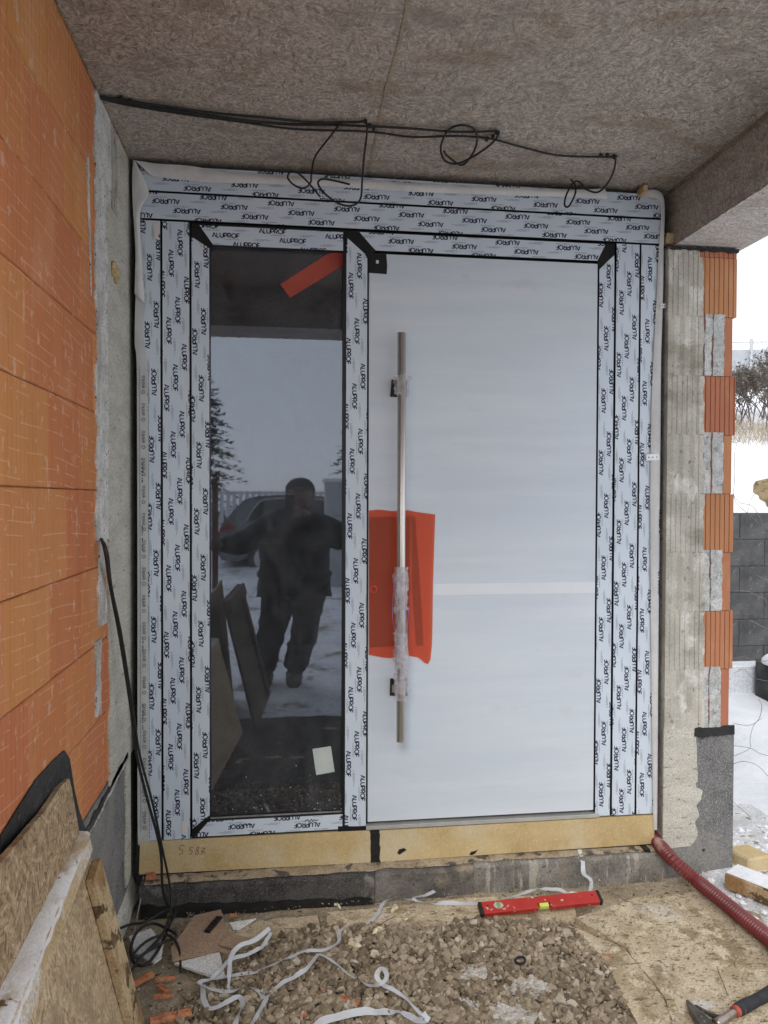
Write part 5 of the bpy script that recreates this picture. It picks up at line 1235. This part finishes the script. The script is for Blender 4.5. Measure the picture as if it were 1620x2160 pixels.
# crumpled wire
wm = thing('wire_mesh', 'tangle of thin rusty fence wire hanging beside the pillar', 'wire', (2.6,.6,0))
M_wire = pm('rusty_wire', (.16,.14,.125), (.24,.21,.19), 20, .7)
for pts in (((1548,935),(1554,935),(1549,960),(1550,1000),(1548,1045),(1556,1065),(1580,1085),(1600,1105)), ((1548,1045),(1560,1060),(1590,1070),(1610,1110),(1630,1160)), ((1620,1030),(1590,1045),(1578,1075),(1575,1110)), ((1550,1130),(1570,1150),(1572,1190),(1600,1215),(1640,1230)), ((1548,1180),(1565,1200),(1590,1215),(1605,1250),(1630,1290)),
            ((1550,1310),(1580,1308),(1605,1320),(1640,1335)), ((1545,1245),(1580,1248),(1610,1262),(1640,1268)), ((1548,1526),(1580,1530),(1600,1518),(1607,1490),(1600,1475)), ((1607,1515),(1590,1530),(1582,1560),(1582,1578),(1560,1590),(1548,1595)), ((1548,1573),(1582,1578),(1605,1590),(1640,1598)), ((1548,1611),(1570,1606),(1598,1615),(1620,1637)), ((1547,1692),(1575,1716),(1610,1740),(1640,1742)), ((1547,1765),(1560,1785),(1590,1805),(1640,1810)), ((1546,1390),(1570,1385),(1600,1395),(1640,1390)), ((1548,1420),(1570,1412),(1590,1430),(1640,1440))):
    MB().tube(crom([at(px,py,y=.55+.25*noise.noise(Vector((px*.02,py*.02,0)))) for px,py in pts],6), .0013, 4).build('wire', M_wire, wm)
settle(wm)
# timber and foam lying in the snow at the pillar foot
tb = thing('timber_beam', 'timber beam with snow on top lying at the foot of the pillar', 'timber', tuple(at(1580,1890,z=0)))
a = at(1528,1872,z=.02); b = at(1700,1942,z=.02); dx = (b-a).normalized(); pe_ = Vector((-dx.y,dx.x,0))
MB().obox(a.lerp(b,.5)+pe_*.055+Vector((0,0,.028)), dx*(b-a).length*.5, pe_*.055, (0,0,.030)).build('beam', M_plank, tb, bevel=.003)
MB().obox(a.lerp(b,.5)+pe_*.056+Vector((0,0,.0615)), dx*(b-a).length*.495, pe_*.052, (0,0,.0035)).build('frost_crust', M_snow, tb, bevel=.003); settle(tb)
c = at(1578,1812,z=.035); o = MB().obox(c, (.062,.01,0), (-.02,.06,0), (0,0,.035)).build('insulation_offcut', M_pir, bevel=.008); tag(o, 'yellow insulation offcut half buried in snow behind the pillar foot', 'offcut')
rnd = random.Random(3); mb = MB()
for i in range(420):
    p = Vector((rnd.uniform(1.62,2.4), rnd.uniform(-.9,.35), 0)); mb_z = .03+.0*p.x
    if (p.x-1.62) < .25*rnd.random(): continue
    put_rock(mb, p.x, p.y, .010, abs(rnd.gauss(.008,.006))+.003)
s2 = mb.build('snow_crumbs', M_snow); s2['kind'] = 'stuff'; s2['label'] = 'crumbs of snow and ice on the porch edge'; s2['category'] = 'snow'
def hf_ps(x, y): return .012 + .010*noise.noise(Vector((x*6,y*6,1))) - .05*sstep(.25, 0, x-1.62+.18*(y+.2)+.10*noise.noise(Vector((x*4,y*4,0))))
grid_sheet('snow_drift', 1.5, 2.4, -1.3, .6, 60, 80, hf_ps, pm('dirty_snow', (.58,.58,.58), (.78,.79,.81), 7, .85, .7, 30, bdist=.015, spots=[((.30,.25,.19), 26, .66, .72)]))

# ================================================================== what the glass mirrors: the yard behind the camera
def T_(px, py, T): return ((px-604)/1578*T, -(T-3), 1.6-(py-1051)/1578*T)
# parked car, seen from its side
car = thing('parked_car', 'grey estate car parked in the snowy yard, mirrored in the glass', 'car', (.9,-12,.16))
CZ = .17; CX = -1.30; CY = -12.0
M_paint = pm('grey_car_paint', (.16,.17,.18), (.18,.19,.20), 4, .25, spec=.6); M_cwin = pm('tinted_glass', (.012,.014,.016), (.02,.022,.024), 6, .06, spec=.7); M_chrome = pm('chrome_trim', (.6,.6,.6), (.66,.66,.66), 6, .2, metal=.9)
side = [(.02,.42),(.0,.62),(.06,.82),(.10,.92),(.16,1.00),(.34,1.22),(.52,1.40),(.78,1.475),(1.3,1.50),(1.9,1.48),(2.4,1.40),(2.95,1.12),(3.25,.99),(3.9,.92),(4.25,.80),(4.38,.60),(4.38,.34),(4.2,.24)]
bot = [(3.98,.22)] + [(3.62+.36*math.cos(R(a)), .30+.36*math.sin(R(a))) for a in range(0,181,20)] + [(3.2,.22),(1.3,.22)] + [(.90+.36*math.cos(R(a)), .30+.36*math.sin(R(a))) for a in range(0,181,20)] + [(.4,.24),(.12,.28)]
prof = side + bot; n = len(prof); vs = []; fs = []
W5 = [(-.86,.05),(-.90,.0),(.90,.0),(.86,.05)]
for k, (w, ins) in enumerate(((-.84,.03),(-.90,0),(.90,0),(.84,.03))):
    for (x, z) in prof:
        tuck = max(0, z-.95)*.32; ww = w*(1 - tuck/.9)
        vs.append((CX + x + (ins if x < 2 else -ins), CY + ww, CZ + z))
for k in range(3):
    for i in range(n): fs.append((k*n+i, k*n+(i+1)%n, (k+1)*n+(i+1)%n, (k+1)*n+i))
fs += [tuple(range(n)), tuple(range(3*n,4*n))]
MB().add(vs, fs).build('body', M_paint, car)
def cside(x, z, off=.006, s_=1):
    tuck = max(0, z-.95)*.32; return (CX+x, CY + s_*(.90*(1-tuck/.9)+off), CZ+z)
for poly in ([(.62,1.02),(.72,1.22),(.86,1.36),(1.15,1.405),(1.30,1.40),(1.30,1.02)], [(1.36,1.02),(1.36,1.40),(1.85,1.39),(2.05,1.35),(2.05,1.02)], [(2.11,1.02),(2.11,1.34),(2.38,1.29),(2.72,1.06),(2.72,1.02)]):
    for s_ in (1,-1): MB().prism([cside(x,z,.006,s_) for x,z in poly], (0,-.004*s_,0)).build('side_window', M_cwin, car)
MB().tube(crom([cside(x,z,.012) for x,z in ((.55,1.0),(.68,1.22),(.85,1.385),(1.2,1.43),(1.9,1.42),(2.4,1.31),(2.76,1.05))],5), .011, 6).build('window_trim', M_chrome, car, smooth=True)
MB().prism([(CX+.20,CY-.62,CZ+1.06),(CX+.20,CY+.62,CZ+1.06),(CX+.50,CY+.56,CZ+1.385),(CX+.50,CY-.56,CZ+1.385)], (.01,0,-.012)).build('rear_window', M_cwin, car)
for s_ in (1,-1):
    MB().prism([(CX+.03,CY+s_*.60,CZ+.80),(CX+.03,CY+s_*.885,CZ+.80),(CX+.36,CY+s_*.912,CZ+.88),(CX+.20,CY+s_*.88,CZ+1.0),(CX+.06,CY+s_*.6,CZ+.95)], (.004,0,-.02)).build('tail_light', pm('red_lens', (.30,.02,.015), (.36,.03,.02), 8, .2), car)
    for wx in (.90, 3.62):
        w = MB().tube([(CX+wx,CY+s_*.92,CZ+.30),(CX+wx,CY+s_*.70,CZ+.30)], .315, 28).build('wheel', M_cable, car)
        MB().tube([(CX+wx,CY+s_*.93,CZ+.30),(CX+wx,CY+s_*.915,CZ+.30)], .20, 20).build('rim', M_zinc, w)
settle(car)
# gate pillar, fence, conifers
gpil = thing('gate_pillar', 'pale concrete gate pillar with flat cap, mirrored in the glass', 'pillar', (.9,-9,0))
MB().box(.62,1.12,-9.25,-8.75,-.1,1.86).build('shaft', pm('pale_concrete', (.42,.42,.42), (.52,.52,.52), 5, .9, .3, 50), gpil, bevel=.01)
MB().box(.58,1.16,-9.29,-8.71,1.86,1.92).build('cap', M_snow, gpil, bevel=.01); settle(gpil)
wf = thing('picket_fence', 'white slatted fence behind the car, mirrored in the glass', 'fence', (0,-15.5,0))
M_wf = pm('white_fence_paint', (.62,.63,.65), (.70,.71,.73), 5, .6)
for zz in (.65,1.70): MB().box(-6,6,-15.53,-15.50,zz,zz+.06).build('rail', M_wf, wf)
pm_ = None
for i in range(80):
    if pm_ is None: o = MB().box(-.045,.045,-.012,.012,0,1.3).build('slat', M_wf, wf, bevel=.004); pm_ = o.data
    else: o = bpy.data.objects.new('slat', pm_); COL.objects.link(o); o.parent = wf
    o.location = (-5.9+i*.15, -15.48, .48)
settle(wf)
M_needle = pm('conifer_needles', (.022,.035,.020), (.045,.065,.035), 3, .9)
def conifer(x, y, h, r, seed, lab):
    rnd = random.Random(seed); t = thing('conifer_tree', lab, 'tree', (x,y,0), 'conifers behind the yard')
    MB().tube([(x,y,-.1),(x+.05,y,h*.5),(x,y,h)], [.16,.09,.01], 8).build('trunk', M_bark, t)
    cr = MB()
    for i in range(900):
        k = rnd.random()**.8; z_ = .25+ (h-.25)*k; R_ = r*(1-k)**.85*rnd.uniform(.55,1.1)+.08; a = rnd.uniform(0,6.28)
        d = Vector((math.cos(a), math.sin(a), -.18+.4*k)); b0 = Vector((x,y,z_)); sd_ = Vector((-math.sin(a), math.cos(a), 0))
        for s_ in range(7):
            t0 = .25+.75*s_/6; p = b0 + d*R_*t0 + Vector((0,0,-.15*R_*t0*t0)); w = .22*(1.15-t0)+.07; l = .2
            for sg in (-1,1):
                q = p + sd_*sg*w*rnd.uniform(.6,1.1) + d*l*rnd.uniform(.5,1.2) + Vector((0,0,rnd.gauss(-.02,.04)))
                cr.add([p - d*.05, p + d*.10, q], [(0,1,2)])
    cr.build('crown', M_needle, t); settle(t)
conifer(-2.95,-20,6.6,2.1,3,'dark conifer left of the yard, mirrored at the left of the glass')
conifer(2.75,-21,6.0,1.75,8,'dark conifer right of the yard, mirrored at the right of the glass')
# steel prop
prp = thing('steel_prop', 'rusty brown steel prop held upright by the person, mirrored in glass', 'prop', (-.565,-3.06,0))
M_prop = pm('rusty_paint', (.10,.045,.030), (.16,.075,.05), 9, .8, .3, 60)
MB().obox((-.565,-3.06,.88), (.022,0,0), (0,.022,0), (0,0,.88)).build('post', M_prop, prp, bevel=.003)
MB().obox((-.565,-3.06,.006), (.06,0,0), (0,.06,0), (0,0,.006)).build('foot_plate', M_prop, prp); settle(prp)

# ------------------------------------------------------------------ the person with the phone (visible in the glass)
def skin(name, chains, mat, parent, sub=2):
    """chains: list of [(co, rx, ry)...]; a chain whose first point equals an existing point joins there"""
    if isinstance(chains[0], tuple): chains = [chains]
    verts = []; rad = []; edges = []; idx = {}
    for ch in chains:
        prev = None
        for co, r in ch:
            key = tuple(round(c, 4) for c in co)
            if key not in idx: idx[key] = len(verts); verts.append(co); rad.append(r)
            i = idx[key]
            if prev is not None: edges.append((prev, i))
            prev = i
    me = bpy.data.meshes.new(name); me.from_pydata(verts, edges, []); me.update()
    o = bpy.data.objects.new(name, me); COL.objects.link(o)
    md = o.modifiers.new('skin', 'SKIN'); md.use_smooth_shade = True
    lay = me.skin_vertices[0].data if me.skin_vertices else None
    if lay is None:
        bm = bmesh.new(); bm.from_mesh(me); bm.verts.layers.skin.verify(); bm.to_mesh(me); bm.free(); lay = me.skin_vertices[0].data
    for i, r in enumerate(rad):
        lay[i].radius = (r, r) if not isinstance(r, tuple) else r
        lay[i].use_root = (i == 0)
    ss = o.modifiers.new('sub', 'SUBSURF'); ss.levels = ss.render_levels = sub
    dg = bpy.context.evaluated_depsgraph_get(); ev_ = bpy.data.meshes.new_from_object(o.evaluated_get(dg)); o.modifiers.clear(); o.data = ev_
    ev_.materials.clear(); ev_.materials.append(mat); ev_.polygons.foreach_set('use_smooth', [True]*len(ev_.polygons))
    o.parent = parent; return o
per = thing('person', 'person in dark jacket and cap photographing with a phone, mirrored in the glass', 'person', (-.05,-3.36,0))
M_skin_shaded = pm('skin', (.20,.125,.095), (.25,.155,.12), 6, .6); M_jacket = pm('dark_jacket', (.016,.017,.019), (.030,.031,.034), 8, .85, .4, 40); M_trous = pm('dark_trousers', (.013,.014,.016), (.024,.025,.028), 10, .9, .4, 50); M_cap = pm('dark_cap', (.020,.021,.023), (.032,.033,.036), 20, .8); M_boot = pm('dark_boots', (.012,.011,.010), (.03,.027,.024), 15, .6)  # skin tone lowered so the face's shade is in the colour
Y_ = -3.38; cx_ = .07
hand = (.115,-3.075,1.50)
body = [
 [((cx_,Y_,.93),.13), ((cx_,Y_,1.10),.125), ((cx_,Y_,1.30),.135), ((cx_+.005,Y_,1.44),.085), ((cx_+.02,Y_+.02,1.50),.055), ((cx_+.045,Y_+.035,1.58),.112), ((cx_+.05,Y_+.035,1.66),.125), ((cx_+.05,Y_+.03,1.72),.095)],
 [((cx_,Y_,.93),.13), ((cx_-.11,Y_,.86),.09), ((cx_-.19,Y_+.03,.48),.06), ((cx_-.25,Y_,.09),.042), ((cx_-.27,Y_+.13,.04),.035)],
 [((cx_,Y_,.93),.13), ((cx_+.11,Y_,.86),.09), ((cx_+.09,Y_+.03,.48),.06), ((cx_+.0,Y_,.09),.042), ((cx_+.0,Y_+.14,.04),.035)],
 [((cx_,Y_,1.30),.135), ((cx_-.20,Y_,1.40),.07), ((cx_-.38,Y_+.06,1.20),.05), ((-.52,-3.12,1.22),.032), ((-.575,-3.075,1.225),.030)],
 [((cx_,Y_,1.30),.135), ((cx_+.20,Y_,1.40),.07), ((cx_+.37,Y_+.06,1.22),.05), ((cx_+.17,-3.13,1.42),.034), (hand,.030)],
]
skin('body', body, M_skin_shaded, per)
# fingers closing on the phone edge and on the prop
hf = []
for k in range(4):
    z_ = 1.525 - .021*k; hf.append([((.115,-3.060,z_-.01),.010), ((.098,-3.035,z_),.0095), ((.075,-3.024,z_+.002),.0085), ((.058-.004*k,-3.026,z_+.002),.0075)])
hf.append([((.110,-3.075,1.50),.011), ((.088,-3.075,1.525),.010), ((.070,-3.062,1.545),.0085)])
for ch in hf: skin('finger', ch, M_skin_shaded, per, 1)
for k in range(4):
    z_ = 1.255 - .022*k; skin('finger', [((-.575,-3.10,z_),.010), ((-.605,-3.085,z_),.0095), ((-.608,-3.045,z_),.009), ((-.585,-3.025,z_),.008)], M_skin_shaded, per, 1)
skin('finger', [((-.555,-3.10,1.235),.011), ((-.530,-3.075,1.25),.010), ((-.535,-3.03,1.255),.0085)], M_skin_shaded, per, 1)
# face
hx, hy, hz = cx_+.05, Y_+.035+.085, 1.625
skin('nose', [((hx,hy-.012,hz+.03),.010), ((hx,hy+.012,hz),.013), ((hx,hy-.002,hz-.012),.012)], M_skin_shaded, per, 1)
for s_ in (-1,1):
    skin('ear', [((hx+s_*.088,Y_+.03,1.65),.016), ((hx+s_*.096,Y_+.02,1.62),.018), ((hx+s_*.088,Y_+.03,1.59),.012)], M_skin_shaded, per, 1)
    MB().tube([(hx+s_*.032,hy-.012,hz+.028),(hx+s_*.032,hy+.002,hz+.028)], [.012,.007], 10).build('eye', M_cable, per, smooth=True)
MB().tube([(hx-.025,hy-.006,hz-.045),(hx,hy+.002,hz-.047),(hx+.025,hy-.006,hz-.045)], [.004,.006,.004], 8).build('mouth', pm('lips', (.30,.13,.11), (.34,.16,.13), 8, .6), per, smooth=True)
# clothes
skin('jacket', [
 [((cx_,Y_,1.06),(.315,.23)), ((cx_,Y_,.97),(.315,.23))],
 [((cx_,Y_,1.06),(.315,.23)), ((cx_,Y_,1.22),(.325,.24)), ((cx_,Y_,1.37),(.27,.21)), ((cx_+.01,Y_,1.47),.155), ((cx_+.02,Y_+.01,1.53),.125)],
 [((cx_,Y_,1.37),(.27,.21)), ((cx_-.22,Y_,1.40),.150), ((cx_-.40,Y_+.06,1.22),.112), ((-.46,-3.18,1.215),.090), ((-.53,-3.10,1.22),.072)],
 [((cx_,Y_,1.37),(.27,.21)), ((cx_+.22,Y_,1.40),.150), ((cx_+.42,Y_+.06,1.23),.118), ((cx_+.24,-3.20,1.36),.090), ((cx_+.10,-3.10,1.465),.066)]], M_jacket, per, 3)
skin('trousers', [
 [((cx_,Y_,.92),(.24,.2)), ((cx_-.13,Y_,.78),.165), ((cx_-.185,Y_+.04,.50),.128), ((cx_-.255,Y_,.20),.118), ((cx_-.265,Y_,.12),.115)],
 [((cx_,Y_,.92),(.24,.2)), ((cx_+.13,Y_,.78),.165), ((cx_+.10,Y_+.05,.50),.125), ((cx_+.015,Y_+.02,.20),.115), ((cx_+.0,Y_,.12),.112)]], M_trous, per, 3)
for nm_, src_ in (('jacket',.014),('trousers',.016)):
    o = [c for c in per.children if c.name.startswith(nm_)][0]
    for v in o.data.vertices:      # cloth folds
        c = v.co; v.co = c + v.normal*src_*(noise.noise(Vector((c.x*9, c.y*9, c.z*15))) + .6*noise.noise(Vector((c.x*21, c.y*21, c.z*30))))
for bx in (cx_-.25, cx_+.0):
    skin('boot', [((bx,Y_-.03,.14),.085), ((bx,Y_-.03,.060),.078), ((bx-.005,Y_+.08,.055),.075), ((bx-.01,Y_+.17,.050),.062)], M_boot, per)
bm = bmesh.new(); bmesh.ops.create_icosphere(bm, subdivisions=3, radius=1); vs = []
for v in bm.verts:
    c = v.co; k = 1 + .04*noise.noise(c*3)
    vs.append((hx + c.x*.128*k, Y_ - .005 + c.y*.135*k, 1.675 + (c.z*.105*k if c.z > 0 else c.z*(.06 if c.y > .3 else .16))))
bm.verts.index_update(); fs = [tuple(v.index for v in f.verts) for f in bm.faces]; bm.free()
MB().add(vs, fs).build('cap', M_cap, per, smooth=True)
MB().prism([(hx+.085*math.cos(R(a)), Y_+.10+(.085*math.sin(R(a)) if a else 0), 1.685-.018*math.sin(R(a))) for a in range(0,181,15)], (0,0,.007)).build('cap_peak', M_cap, per)
settle(per)
ph = thing('phone', 'black phone held up by the person, mirrored in the glass', 'phone', (.028,-3.045,1.545))
MB().obox((.030,-3.0450,1.548), (.0375,0,0), (0,.0045,0), (0,0,.078)).build('case', M_blackpaint, ph, bevel=.003)
MB().obox((.006,-3.0395,1.597), (.015,0,0), (0,.0012,0), (0,0,.020)).build('camera_bump', M_cwin, ph, bevel=.0008); settle(ph)
